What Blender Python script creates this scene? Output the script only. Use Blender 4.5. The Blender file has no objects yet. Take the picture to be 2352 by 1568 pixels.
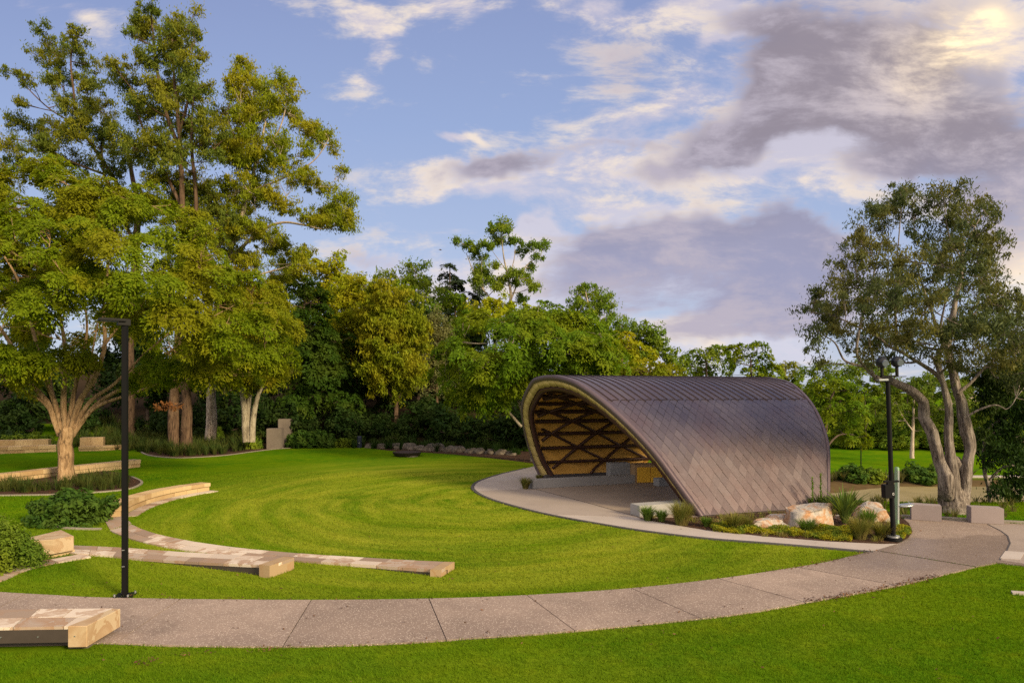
import bpy, bmesh, math
import numpy as np
from mathutils import Vector, Matrix
R = math.radians
sc = bpy.context.scene
COL = sc.collection
rng = np.random.default_rng(11)

# ------------------------------------------------------------------ camera
F, HOR, CU, CZ = 1568.0, 900.0, 1176.0, 4.0      # focal length, horizon row, centre column (2352 px wide photo), eye height
cam = bpy.data.cameras.new("camera"); camo = bpy.data.objects.new("camera", cam); COL.objects.link(camo)
cam.sensor_width = 36; cam.lens = 24
cam.shift_y = (HOR - 784) / 2352
cam.clip_start = .1; cam.clip_end = 3000
camo.location = (0, 0, CZ); camo.rotation_euler = (R(90), 0, 0)
sc.camera = camo
sc.view_settings.view_transform = 'Standard'; sc.view_settings.look = 'None'
sc.view_settings.exposure = 0.6; sc.view_settings.gamma = 1
sc.view_settings.use_curve_mapping = False
sc.cycles.max_bounces = 8; sc.cycles.diffuse_bounces = 5; sc.cycles.transparent_max_bounces = 4
sc.cycles.use_denoising = False; sc.cycles.use_adaptive_sampling = False

# ------------------------------------------------------------------ node helpers
class NT:
    def __init__(s, nt): s.nt = nt; s.l = nt.links
    def n(s, t, **k):
        o = s.nt.nodes.new(t)
        for a, b in k.items(): setattr(o, a, b)
        return o
    def put(s, sock, v):
        if v is None: return
        if hasattr(v, 'is_linked') or isinstance(v, bpy.types.NodeSocket): s.l.new(v, sock)
        elif isinstance(v, (tuple, list)):
            v = tuple(v)
            if sock.type == 'RGBA' and len(v) == 3: v = v + (1,)
            sock.default_value = v
        else: sock.default_value = v
    def m(s, op, a, b=None, c=None, clamp=False):
        o = s.n('ShaderNodeMath', operation=op, use_clamp=clamp)
        s.put(o.inputs[0], a)
        if b is not None: s.put(o.inputs[1], b)
        if c is not None: s.put(o.inputs[2], c)
        return o.outputs[0]
    def mix(s, f, a, b, blend='MIX'):
        o = s.n('ShaderNodeMix', data_type='RGBA', blend_type=blend)
        s.put(o.inputs[0], f); s.put(o.inputs[6], a); s.put(o.inputs[7], b)
        return o.outputs[2]
    def ss(s, x, lo, hi, a=0., b=1.):
        o = s.n('ShaderNodeMapRange', interpolation_type='SMOOTHSTEP')
        s.put(o.inputs[0], x); s.put(o.inputs[1], lo); s.put(o.inputs[2], hi); s.put(o.inputs[3], a); s.put(o.inputs[4], b)
        return o.outputs[0]
    def noise(s, vec, scale, detail=4, rough=.55, dist=0.):
        o = s.n('ShaderNodeTexNoise'); s.put(o.inputs['Vector'], vec); s.put(o.inputs['Scale'], scale)
        s.put(o.inputs['Detail'], detail); s.put(o.inputs['Roughness'], rough); s.put(o.inputs['Distortion'], dist)
        return o.outputs[0]
    def comb(s, x, y, z=0.):
        o = s.n('ShaderNodeCombineXYZ'); s.put(o.inputs[0], x); s.put(o.inputs[1], y); s.put(o.inputs[2], z); return o.outputs[0]
    def sep(s, v):
        o = s.n('ShaderNodeSeparateXYZ'); s.put(o.inputs[0], v); return o.outputs
    def ramp(s, f, stops):
        o = s.n('ShaderNodeValToRGB'); s.put(o.inputs[0], f)
        cr = o.color_ramp
        while len(cr.elements) < len(stops): cr.elements.new(.5)
        for e, (p, c) in zip(cr.elements, stops): e.position = p; e.color = tuple(c) + (1,)
        return o.outputs[0]
    def bump(s, h, strength=.3, dist=.02):
        o = s.n('ShaderNodeBump'); s.put(o.inputs['Height'], h); o.inputs['Strength'].default_value = strength
        o.inputs['Distance'].default_value = dist; return o.outputs[0]

# ------------------------------------------------------------------ sun and sky
SUN_DIR = Vector((.68, -.62, .40)).normalized()          # towards the sun
sun = bpy.data.lights.new("sun", 'SUN'); so = bpy.data.objects.new("sun", sun); COL.objects.link(so)
sun.energy = 4.2; sun.angle = R(12); sun.color = (1, .80, .48)
so.rotation_euler = SUN_DIR.to_track_quat('Z', 'Y').to_euler()
so.location = SUN_DIR * 60

def make_world():
    w = bpy.data.worlds.new("World"); sc.world = w; w.use_nodes = True; w.cycles.sampling_method = 'MANUAL'; w.cycles.sample_map_resolution = 512
    nt = w.node_tree; nt.nodes.clear(); N = NT(nt)
    out = N.n('ShaderNodeOutputWorld'); bg = N.n('ShaderNodeBackground'); bg.inputs[1].default_value = 0.0675
    sky = N.n('ShaderNodeTexSky', sky_type='NISHITA', sun_disc=False)
    sky.sun_elevation = math.asin(SUN_DIR.z)
    sky.sun_rotation = math.atan2(SUN_DIR.x, SUN_DIR.y)
    sky.air_density = 1.0; sky.dust_density = .6; sky.ozone_density = 2.0
    d = N.n('ShaderNodeTexCoord').outputs['Generated']
    x, y, z = N.sep(d)
    yy = N.m('MAXIMUM', y, .12)
    U = N.m('DIVIDE', x, yy); W = N.m('DIVIDE', z, yy)
    zz = N.m('ADD', N.m('MAXIMUM', z, 0.), .22)
    px = N.m('DIVIDE', x, zz); py = N.m('DIVIDE', y, zz)
    pv = N.comb(px, py, 0)
    # gentle warp so that the layout masks never read as ellipses
    w1 = N.m('SUBTRACT', N.noise(N.comb(U, W, 3.1), 4.0, 4, .6), .5)
    w2 = N.m('SUBTRACT', N.noise(N.comb(U, W, 9.7), 4.0, 4, .6), .5)
    Uw = N.m('ADD', U, N.m('MULTIPLY', w1, .22)); Ww = N.m('ADD', W, N.m('MULTIPLY', w2, .16))
    def blob(u, v, ru, rv, amp, rot=0., warp=True):
        du = N.m('SUBTRACT', Uw if warp else U, (u - CU) / F); dv = N.m('SUBTRACT', Ww if warp else W, (HOR - v) / F)
        if rot:
            c, s_ = math.cos(rot), math.sin(rot)
            du, dv = N.m('ADD', N.m('MULTIPLY', du, c), N.m('MULTIPLY', dv, s_)), N.m('SUBTRACT', N.m('MULTIPLY', dv, c), N.m('MULTIPLY', du, s_))
        du = N.m('DIVIDE', du, ru / F); dv = N.m('DIVIDE', dv, rv / F)
        q = N.m('ADD', N.m('MULTIPLY', du, du), N.m('MULTIPLY', dv, dv))
        return N.m('MULTIPLY', N.m('EXPONENT', N.m('MULTIPLY', q, -1)), amp)
    def total(lst, warp=True):
        t = 0.
        for b in lst: t = N.m('ADD', blob(*b, warp=warp), t)
        return t
    # heavy grey cloud bodies
    dense = total([(2040, 130, 330, 150, .95, .25), (1790, 250, 270, 85, .8, .45), (1610, 330, 170, 45, .55, .3), (2260, 330, 240, 130, .85), (2080, 380, 120, 40, .5), (1700, 60, 120, 60, .5), (2130, 250, 230, 110, .55), (1850, 110, 150, 90, .45), (1400, 130, 90, 80, .38, -.5),
                   (1640, 540, 300, 62, .95, -.05), (1450, 600, 170, 50, .6), (1800, 590, 190, 80, .8), (1650, 680, 330, 55, .6), (1500, 740, 240, 40, .5), (1830, 730, 150, 70, .7), (1440, 555, 90, 40, .5),
                   (1140, 375, 150, 32, .85, .22), (1410, 305, 120, 20, .5, .12), (870, 595, 150, 34, .5, -.15), (960, 515, 130, 26, .38), (1200, 500, 90, 40, .35), (2330, 520, 130, 110, .7), (1280, 650, 110, 90, .38), (1600, 800, 300, 26, .35), (900, 660, 100, 30, .35)])
    thin = total([(870, 48, 80, 40, .75, -.3), (890, 130, 40, 30, .45), (830, 205, 60, 26, .42, .2), (1040, 312, 60, 13, .8), (1070, 15, 120, 26, .6), (120, 30, 190, 40, .42, -.5), (1235, 525, 60, 36, 1.05),
                  (1580, 25, 110, 45, 1.0), (1660, 95, 110, 24, .85, .35), (1350, 20, 80, 40, .6), (1480, 470, 110, 26, .8), (1080, 420, 170, 40, .7), (1300, 430, 130, 40, .42), (1450, 370, 230, 40, .55), (2250, 90, 190, 110, .9),
                  (1980, 325, 240, 36, .8, .15), (1750, 350, 260, 60, .55), (1850, 430, 260, 40, .34), (20, 290, 90, 50, .6), (960, 640, 170, 34, .6), (1700, 840, 300, 30, .75), (1150, 690, 180, 70, .55), (1470, 240, 170, 50, .6, .3), (1560, 640, 260, 60, .5), (1830, 660, 60, 24, .6), (1250, 590, 90, 60, .6), (1000, 610, 260, 70, .25), (1500, 820, 500, 60, .35)])
    nz = N.noise(pv, 1.1, 9, .58, .35)
    nf = N.noise(N.comb(U, N.m('MULTIPLY', W, 2.5), 1.7), 6.0, 10, .66, .25)
    back = N.ss(y, -.1, .35, .55, 0.)                       # outside the photograph: broken cloud all round
    n2 = N.m('ADD', N.m('MULTIPLY', N.m('SUBTRACT', nz, .5), 1.3), N.m('MULTIPLY', N.m('SUBTRACT', nf, .5), 2.5))
    dD = N.m('ADD', N.m('ADD', dense, back), N.m('MULTIPLY', n2, .72))
    tD = N.m('ADD', N.m('ADD', N.m('MULTIPLY', dense, 1.0), N.m('MULTIPLY', thin, 1.15)), N.m('MULTIPLY', n2, 1.05))
    cd = N.ss(dD, .26, .82); ct = N.m('MULTIPLY', N.ss(tD, .15, .90), .92)
    # clear sky: Nishita, lifted and bluer than the low-sun model alone
    el = N.m('MAXIMUM', W, 0.)
    clear = N.mix(.82, sky.outputs[0], N.ramp(N.m('MULTIPLY', el, 1.6), [(0, (5.6, 6.1, 7.6)), (.28, (4.7, 5.6, 7.9)), (.62, (3.5, 4.5, 7.3)), (1, (2.75, 3.4, 6.1))]))
    lit = N.mix(N.ss(W, .02, .5), (6.7, 6.6, 7.7), (6.0, 5.6, 6.6))
    peach = N.mix(N.ss(nf, .46, .64), lit, (9.2, 7.9, 6.7))
    c1 = N.mix(ct, clear, peach)
    dark = N.mix(N.ss(Ww, .16, .40), (3.2, 3.3, 4.9), (2.75, 2.4, 2.95))
    dark = N.mix(N.ss(nf, .40, .66), dark, (4.7, 4.3, 5.3))
    c2 = N.mix(N.m('MULTIPLY', cd, .93), c1, dark)
    glow = total([(2255, 100, 95, 60, 1.1), (2170, 120, 120, 90, .32), (2220, 55, 70, 36, .5)])
    glow = N.m('MULTIPLY', N.m('ADD', glow, total([(2345, 640, 60, 110, .42), (2200, 170, 300, 200, .13)])), N.ss(n2, -.5, .45, .15, 1.35))
    glow = N.m('MULTIPLY', glow, 1., clamp=True)
    c3 = N.mix(glow, c2, (14, 11, 7.0))
    c3 = N.mix(N.m('MULTIPLY', blob(2285, 185, 60, 36, .8), 1.0, clamp=True), c3, (4.2, 4.0, 4.9))
    # brightness added to the unseen sky overhead and behind the viewer, as fill light
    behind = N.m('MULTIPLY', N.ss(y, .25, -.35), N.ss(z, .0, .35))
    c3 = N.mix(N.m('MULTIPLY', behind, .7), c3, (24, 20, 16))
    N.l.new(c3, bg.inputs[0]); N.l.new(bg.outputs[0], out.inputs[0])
make_world()

# ------------------------------------------------------------------ materials
MATS = {}
def mat(name, fn):
    m = bpy.data.materials.new(name); m.use_nodes = True; nt = m.node_tree; nt.nodes.clear(); N = NT(nt)
    out = N.n('ShaderNodeOutputMaterial'); fn(N, out); MATS[name] = m; return m
def princ(N, out, col, rough=.7, metal=0., spec=.3, normal=None):
    p = N.n('ShaderNodeBsdfPrincipled'); N.put(p.inputs['Base Color'], col); N.put(p.inputs['Roughness'], rough)
    N.put(p.inputs['Metallic'], metal); p.inputs['Specular IOR Level'].default_value = spec
    if normal is not None: N.l.new(normal, p.inputs['Normal'])
    N.l.new(p.outputs[0], out.inputs[0]); return p
def pos(N): return N.n('ShaderNodeNewGeometry').outputs['Position']
def objc(N): return N.n('ShaderNodeTexCoord').outputs['Object']
def isl(N): return N.n('ShaderNodeNewGeometry').outputs['Random Per Island']

def leaf_mat(name, c1, c2, c3, trans=.42, nscale=.45):
    def fn(N, out):
        r = isl(N); nz = N.noise(objc(N), nscale, 2)
        col = N.mix(r, c1, c2); col = N.mix(N.ss(nz, .42, .62), col, c3)
        oi = N.n('ShaderNodeObjectInfo').outputs['Random']
        hs = N.n('ShaderNodeHueSaturation'); N.put(hs.inputs['Value'], N.m('MULTIPLY_ADD', oi, .3, .85)); N.put(hs.inputs['Color'], col); col = hs.outputs[0]
        p = N.n('ShaderNodeBsdfPrincipled'); N.put(p.inputs['Base Color'], col); p.inputs['Roughness'].default_value = .6; p.inputs['Specular IOR Level'].default_value = .07
        t = N.n('ShaderNodeBsdfTranslucent'); N.put(t.inputs[0], N.mix(1., col, (1.5, 1.35, .55), 'MULTIPLY'))
        ms = N.n('ShaderNodeMixShader'); ms.inputs[0].default_value = trans
        N.l.new(p.outputs[0], ms.inputs[1]); N.l.new(t.outputs[0], ms.inputs[2]); N.l.new(ms.outputs[0], out.inputs[0])
    return mat(name, fn)
def bark_mat(name, c1, c2, c3, sc_=(2.5, 2.5, .5), bs=.6):
    def fn(N, out):
        mp = N.n('ShaderNodeMapping'); N.l.new(objc(N), mp.inputs[0]); mp.inputs['Scale'].default_value = sc_
        n1 = N.noise(mp.outputs[0], 2.6, 8, .68, .9); n2 = N.noise(objc(N), 1.3, 4)
        col = N.ramp(n1, [(.36, c1), (.5, c2), (.66, c3)])
        col = N.mix(N.m('MULTIPLY', N.ss(n2, .5, .66), .45), col, c3)
        princ(N, out, col, .85, 0, .15, N.bump(n1, bs, .06))
    return mat(name, fn)
def plain(name, c, rough=.6, metal=0., var=.12, scale=3., bump=0., spec=.35):
    def fn(N, out):
        n1 = N.noise(objc(N), scale, 5, .6)
        col = N.mix(n1, tuple(v * (1 - var) for v in c), tuple(v * (1 + var) for v in c))
        princ(N, out, col, rough, metal, spec, N.bump(n1, bump, .02) if bump else None)
    return mat(name, fn)

leaf_mat('leaf_feather', (.095, .150, .005), (.165, .215, .008), (.18, .19, .008), .45)
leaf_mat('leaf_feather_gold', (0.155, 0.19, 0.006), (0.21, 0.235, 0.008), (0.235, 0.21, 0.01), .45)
leaf_mat('leaf_feather_green', (0.075, 0.155, 0.008), (0.125, 0.205, 0.01), (0.165, 0.215, 0.01), .42)
leaf_mat('leaf_gum', (0.085, 0.125, 0.02), (0.13, 0.165, 0.022), (0.18, 0.185, 0.016), .35)
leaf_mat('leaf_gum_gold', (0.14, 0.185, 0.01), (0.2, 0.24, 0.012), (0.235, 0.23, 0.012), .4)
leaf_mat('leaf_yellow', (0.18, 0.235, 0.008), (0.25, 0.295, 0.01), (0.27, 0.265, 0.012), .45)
leaf_mat('leaf_dark', (.013, .032, .007), (.024, .050, .009), (.030, .050, .009), .25)  # dark foliage colour with the wood's shade put into it
leaf_mat('leaf_deep', (.026, .062, .007), (.046, .092, .009), (.06, .095, .010), .35)
leaf_mat('leaf_mid', (0.075, 0.14, 0.016), (0.12, 0.19, 0.02), (0.15, 0.2, 0.016), .38)
leaf_mat('leaf_pale', (.10, .115, .05), (.14, .15, .06), (.14, .14, .05), .35)
leaf_mat('leaf_pine', (.022, .040, .022), (.034, .054, .026), (.036, .050, .022), .2)
leaf_mat('leaf_paperbark', (.055, .082, .036), (.095, .118, .046), (.125, .125, .036), .32)
leaf_mat('leaf_shrub', (.035, .085, .012), (.060, .120, .018), (.075, .130, .018), .35, 1.5)
leaf_mat('blade_tuft', (.11, .135, .025), (.19, .19, .045), (.20, .165, .055), .3, 2.)
leaf_mat('blade_tuft_green', (.07, .145, .02), (.115, .195, .03), (.13, .18, .035), .3, 2.)
leaf_mat('blade_strap', (.030, .055, .012), (.055, .085, .018), (.075, .085, .02), .3, 1.5)
leaf_mat('blade_yucca', (.085, .15, .03), (.13, .19, .045), (.12, .17, .03), .35, 2.)
leaf_mat('ground_cover', (.21, .22, .012), (.30, .27, .015), (.12, .17, .02), .3, 2.5)
leaf_mat('dry_leaf', (.20, .085, .03), (.28, .13, .05), (.14, .06, .025), .3, 2.5)
leaf_mat('litter', (.10, .045, .022), (.19, .10, .05), (.06, .03, .018), .1, 2.5)
leaf_mat('reed', (.10, .10, .03), (.16, .14, .06), (.07, .09, .02), .3, 1.)
bark_mat('bark_tan', (.075, .048, .030), (.29, .185, .10), (.40, .28, .17), (3.5, 3.5, .6), 1.)
bark_mat('bark_dark', (.035, .026, .022), (.085, .060, .048), (.13, .095, .075))
bark_mat('bark_gum', (.16, .12, .09), (.36, .29, .235), (.48, .41, .34))
bark_mat('bark_pale', (.08, .064, .048), (.26, .22, .165), (.38, .335, .265), (3.5, 3.5, .7), .8)
bark_mat('bark_brown', (.03, .020, .014), (.095, .058, .038), (.15, .10, .065), (3., 3., .5), 1.)
bark_mat('bark_paper', (.035, .028, .024), (.165, .135, .116), (.31, .27, .24), (5.5, 5.5, .6), 1.)

def grass_fn(N, out):
    P = pos(N); x, y, z = N.sep(P)
    n1 = N.noise(P, .18, 4, .6); n2 = N.noise(P, 1.6, 4, .65); n3 = N.noise(P, 26., 3, .7)
    # mowing arcs round the middle of the bowl: grain drawn out along the arcs
    dx = N.m('ADD', x, 1.2); dy = N.m('MULTIPLY', N.m('SUBTRACT', y, 25.5), .85)
    rr = N.m('SQRT', N.m('ADD', N.m('MULTIPLY', dx, dx), N.m('MULTIPLY', dy, dy)))
    ang = N.m('ARCTAN2', dy, dx)
    wob = N.m('ADD', rr, N.m('MULTIPLY', N.m('SUBTRACT', n1, .5), .9))
    st = N.noise(N.comb(N.m('MULTIPLY', wob, 1.15), N.m('MULTIPLY', ang, 1.1), 2.), 1., 2, .5, .2)
    st2 = N.noise(N.comb(N.m('MULTIPLY', wob, 4.5), N.m('MULTIPLY', ang, 3.2), 7.), 1., 4, .6, .2)
    near = N.ss(rr, 17., 7.)
    base = N.mix(N.ss(n1, .36, .64), (.042, .122, .003), (.078, .150, .003))
    base = N.mix(N.m('MULTIPLY', N.ss(n2, .35, .7), .5), base, (.125, .180, .004))
    dry = N.m('MULTIPLY', N.m('ADD', N.m('MULTIPLY', N.ss(st, .25, .75), .55), N.m('MULTIPLY', N.ss(st2, .35, .68), .30)), near)
    base = N.mix(N.m('MULTIPLY', dry, .9), base, (.31, .31, .032))
    base = N.mix(N.m('MULTIPLY', N.ss(n3, .52, .8), .55), base, (.040, .080, .004))
    # woodland floor on the slope behind the lawn
    nb = N.noise(P, .35, 3)
    yb = N.m('ADD', y, N.m('MULTIPLY', N.m('SUBTRACT', nb, .5), 3.))
    fl = N.m('MULTIPLY', N.ss(yb, 48.8, 49.6), N.ss(x, 9., 5.)); fl = N.m('MULTIPLY', fl, N.m('MAXIMUM', N.ss(x, -29., -27.), N.ss(yb, 57., 58.)))
    base = N.mix(fl, base, N.mix(n2, (.022, .016, .010), (.05, .034, .022)))
    # pond bank
    pb = N.m('MULTIPLY', N.ss(z, -2.2, -3.2), N.ss(y, 72., 69.)); pb = N.m('MULTIPLY', pb, N.ss(y, 45., 50.))
    base = N.mix(N.m('MULTIPLY', pb, .9), base, N.mix(n2, (.055, .030, .020), (.13, .078, .050)))
    h = N.m('ADD', N.m('MULTIPLY', n3, .5), n2)
    princ(N, out, base, .95, 0, .0, N.bump(h, .45, .04))
mat('grass', grass_fn)
def blade_fn(N, out):
    P = pos(N); r = isl(N); n1 = N.noise(P, .18, 4, .6); n2 = N.noise(P, 1.6, 4, .65)
    col = N.mix(r, (.030, .088, .001), (.118, .215, .006)); col = N.mix(N.m('MULTIPLY', N.ss(n1, .36, .66), .6), col, (.135, .215, .004))
    col = N.mix(N.m('MULTIPLY', N.ss(n2, .5, .75), .5), col, (.175, .215, .008))
    x, y, z = N.sep(P); dx = N.m('ADD', x, 1.2); dy = N.m('MULTIPLY', N.m('SUBTRACT', y, 25.5), .85); rr = N.m('SQRT', N.m('ADD', N.m('MULTIPLY', dx, dx), N.m('MULTIPLY', dy, dy)))
    wob = N.m('ADD', rr, N.m('MULTIPLY', N.m('SUBTRACT', n1, .5), .9)); st = N.noise(N.comb(N.m('MULTIPLY', wob, 1.15), N.m('MULTIPLY', N.m('ARCTAN2', dy, dx), 1.1), 2.), 1., 2, .5, .2)
    col = N.mix(N.m('MULTIPLY', N.m('ADD', N.m('MULTIPLY', N.ss(st, .25, .75), .56), .08), N.ss(rr, 15.5, 8.)), col, (.30, .315, .028))
    p = N.n('ShaderNodeBsdfPrincipled'); N.put(p.inputs['Base Color'], col); p.inputs['Roughness'].default_value = .7; p.inputs['Specular IOR Level'].default_value = .04
    t = N.n('ShaderNodeBsdfTranslucent'); N.put(t.inputs[0], N.mix(1., col, (1.3, 1.2, .6), 'MULTIPLY'))
    ms = N.n('ShaderNodeMixShader'); ms.inputs[0].default_value = .4
    N.l.new(p.outputs[0], ms.inputs[1]); N.l.new(t.outputs[0], ms.inputs[2]); N.l.new(ms.outputs[0], out.inputs[0])
mat('grass_blade', blade_fn)

def concrete(name, c1, c2, agg=0., wet=0., joint=None):
    def fn(N, out):
        P = pos(N); n1 = N.noise(P, .5, 5, .6); n2 = N.noise(P, 7., 5, .65)
        col = N.mix(N.ss(n1, .3, .7), c1, c2); col = N.mix(N.m('MULTIPLY', n2, .35), col, tuple(v * .72 for v in c1))
        r_ = isl(N); n4 = N.noise(P, .9, 4, .6, .5); col = N.mix(N.m('MULTIPLY', N.ss(n4, .5, .72), .35), col, tuple(v * .66 for v in c1)); col = N.mix(N.m('MULTIPLY', r_, .45), col, tuple(v * .8 for v in c1))
        if agg:
            v = N.n('ShaderNodeTexVoronoi'); N.l.new(P, v.inputs['Vector']); v.inputs['Scale'].default_value = 42
            cc = N.sep(v.outputs['Color'])[0]
            sp = N.m('MULTIPLY', N.ss(v.outputs['Distance'], .42, .2), N.ss(cc, .62, .72))
            col = N.mix(N.m('MULTIPLY', sp, agg), col, (.62, .54, .46))
            sd = N.m('MULTIPLY', N.ss(v.outputs['Distance'], .42, .2), N.ss(cc, .22, .12))
            col = N.mix(N.m('MULTIPLY', sd, agg * .8), col, (.07, .05, .04))
        rough = .8
        if wet:
            x, y, z = N.sep(P); nw = N.noise(P, .42, 3, .5, .4)
            ew = N.m('ADD', N.m('MULTIPLY', x, .12), N.m('MULTIPLY', y, -1.))
            wm = N.m('MULTIPLY', N.ss(N.m('ADD', y, N.m('MULTIPLY', N.m('SUBTRACT', nw, .5), 4.5)), 18.9, 18.6), N.ss(N.m('ADD', y, N.m('MULTIPLY', nw, 2.)), 15.6, 16.4))
            wm = N.m('MULTIPLY', wm, N.ss(x, 6.5, 8.5))
            col = N.mix(N.m('MULTIPLY', wm, wet), col, tuple(v * .45 for v in c1)); rough = N.m('MULTIPLY_ADD', wm, -.35, .8)
        princ(N, out, col, rough, 0, .3, N.bump(n2, .25, .01))
    return mat(name, fn)
concrete('path_aggregate', (.205, .155, .130), (.325, .248, .205), .9, .35)
concrete('apron_concrete', (.36, .315, .29), (.44, .39, .36), .15)
concrete('forecourt', (.29, .245, .22), (.34, .29, .26), .1)
concrete('stage_concrete', (.25, .20, .165), (.31, .25, .205), .1)
concrete('plaza_concrete', (.25, .205, .18), (.325, .265, .23), .5)
concrete('wall_concrete', (.27, .265, .265), (.34, .335, .335))
concrete('bench_concrete', (.26, .215, .215), (.33, .275, .27))
concrete('old_concrete', (.12, .098, .084), (.20, .165, .14))
plain('kerb', (.23, .20, .165), .85, 0, .25)
plain('edging', (.06, .055, .058), .7)
plain('black_metal', (.005, .005, .006), .5, .0, .2, spec=.12)
plain('black_gloss', (.012, .013, .018), .22, .0, .2)
plain('steel', (.40, .42, .44), .35, .8)
plain('glass_lens', (.10, .12, .15), .08, .0)
plain('green_post', (.30, .46, .30), .35, .3)
plain('white_mark', (.75, .75, .75), .5)
plain('brown_steel', (.060, .027, .018), .5, .2, .25)
plain('brown_base', (.045, .028, .025), .6, .1)
plain('roof_trim', (.12, .088, .098), .42, .35, .12, 2.)
plain('seam', (.045, .028, .03), .5, .3)
plain('door_gold', (.74, .44, .045), .45, 0, .1, 1.5)
plain('door_frame', (.34, .235, .135), .6)
plain('counter_grey', (.26, .27, .29), .6)
plain('timber_board', (.045, .035, .030), .6, 0, .3)
plain('bin_navy', (.02, .025, .045), .4)
plain('pit_steel', (.030, .022, .02), .6, .3)

def ply_fn(N, out):
    r = isl(N); n1 = N.noise(objc(N), 2.2, 4, .6); n2 = N.noise(objc(N), 14., 4, .7)
    col = N.mix(r, (.55, .30, .055), (.74, .43, .10)); col = N.mix(N.m('MULTIPLY', n1, .5), col, (.46, .25, .05))
    princ(N, out, col, .5, 0, .3, N.bump(n2, .1, .01))
mat('ply', ply_fn)
def reveal_fn(N, out):
    r = isl(N); n1 = N.noise(objc(N), 1.6, 4, .6)
    col = N.mix(r, (.40, .31, .105), (.50, .39, .14)); col = N.mix(N.m('MULTIPLY', n1, .4), col, (.32, .27, .12))
    princ(N, out, col, .55, 0, .3)
mat('ply_reveal', reveal_fn)
def copper_fn(N, out):
    r = isl(N); P = objc(N); n1 = N.noise(P, .55, 4, .6); n2 = N.noise(P, 9., 5, .7); n3 = N.noise(P, 60., 2)
    col = N.mix(r, (.118, .094, .102), (.140, .114, .122)); col = N.mix(N.ss(n1, .42, .68), col, (.128, .092, .096))
    col = N.mix(N.m('MULTIPLY', N.ss(n2, .5, .8), .35), col, (.185, .158, .168))
    princ(N, out, col, N.m('MULTIPLY_ADD', N.m('ADD', r, n2), .09, .30), .60, .4, N.bump(n3, .05, .004)); N.nt.nodes['Principled BSDF'].inputs['Coat Weight'].default_value = .22; N.nt.nodes['Principled BSDF'].inputs['Coat Roughness'].default_value = .28
mat('copper', copper_fn)

def stone_fn(lo, hi, rust, band=1., nb=4.):
    def fn(N, out):
        r = isl(N); P = objc(N); off = N.m('MULTIPLY', r, 37.)
        v = N.n('ShaderNodeVectorMath', operation='ADD'); N.l.new(P, v.inputs[0]); N.l.new(N.comb(off, N.m('MULTIPLY', r, 11.), N.m('MULTIPLY', r, 23.)), v.inputs[1]); V = v.outputs[0]
        n1 = N.noise(V, 1.5, 5, .6, .8); n2 = N.noise(V, 22., 5, .7)
        bands = N.m('FRACT', N.m('MULTIPLY', n1, nb))
        bm = N.m('MULTIPLY', N.ss(bands, .25, .95), N.ss(N.m('FRACT', N.m('MULTIPLY', r, 7.3)), .15, .75))
        col = N.mix(N.ss(N.m('FRACT', N.m('MULTIPLY', r, 3.7)), .1, .8), lo, hi)
        col = N.mix(N.m('MULTIPLY', bm, .75 * band), col, rust)
        col = N.mix(N.m('MULTIPLY', n2, .25), col, tuple(c * .7 for c in lo))
        princ(N, out, col, .85, 0, .2, N.bump(n2, .2, .012))
    return fn
mat('sandstone', stone_fn((.29, .205, .12), (.43, .335, .22), (.27, .145, .065), .8))
mat('sandstone_pave', stone_fn((.24, .175, .135), (.58, .50, .42), (.30, .175, .10)))
mat('sandstone_wall', stone_fn((.36, .25, .13), (.50, .37, .21), (.30, .17, .08), .5))
def boulder_fn(N, out):
    P = objc(N); n1 = N.noise(P, 1.6, 5, .6, .8); n2 = N.noise(P, 9., 6, .7)
    col = N.ramp(n1, [(.32, (.20, .195, .185)), (.46, (.42, .375, .325)), (.57, (.36, .19, .09)), (.72, (.50, .43, .36))])
    col = N.mix(N.m('MULTIPLY', N.ss(n2, .45, .75), .5), col, (.16, .15, .14))
    princ(N, out, col, .85, 0, .2, N.bump(n2, .6, .05))
mat('boulder', boulder_fn)
def rock_fn(N, out):
    P = objc(N); n1 = N.noise(P, 1.6, 5, .6, .8); n2 = N.noise(P, 8., 6, .7)
    col = N.ramp(n1, [(.3, (.045, .040, .034)), (.5, (.10, .085, .07)), (.7, (.19, .16, .13))])
    princ(N, out, col, .9, 0, .2, N.bump(n2, .7, .06))
mat('rock', rock_fn)
def mulch_fn(N, out):
    P = pos(N); n1 = N.noise(P, 14., 6, .75); n2 = N.noise(P, .8, 3)
    col = N.ramp(n1, [(.3, (.018, .010, .007)), (.52, (.060, .034, .022)), (.75, (.15, .092, .060))])
    col = N.mix(N.m('MULTIPLY', n2, .4), col, (.05, .028, .02))
    princ(N, out, col, .95, 0, .1, N.bump(n1, .9, .05))
mat('mulch', mulch_fn)
def pond_fn(N, out):
    P = pos(N); n1 = N.noise(P, .25, 4, .6, .5); n2 = N.noise(P, 5., 4, .6)
    col = N.mix(N.ss(n1, .35, .65), (.20, .16, .065), (.27, .215, .10)); col = N.mix(N.m('MULTIPLY', n2, .3), col, (.13, .12, .04))
    princ(N, out, col, .5, 0, .3, N.bump(n2, .1, .01))
mat('pond_scum', pond_fn)

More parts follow.
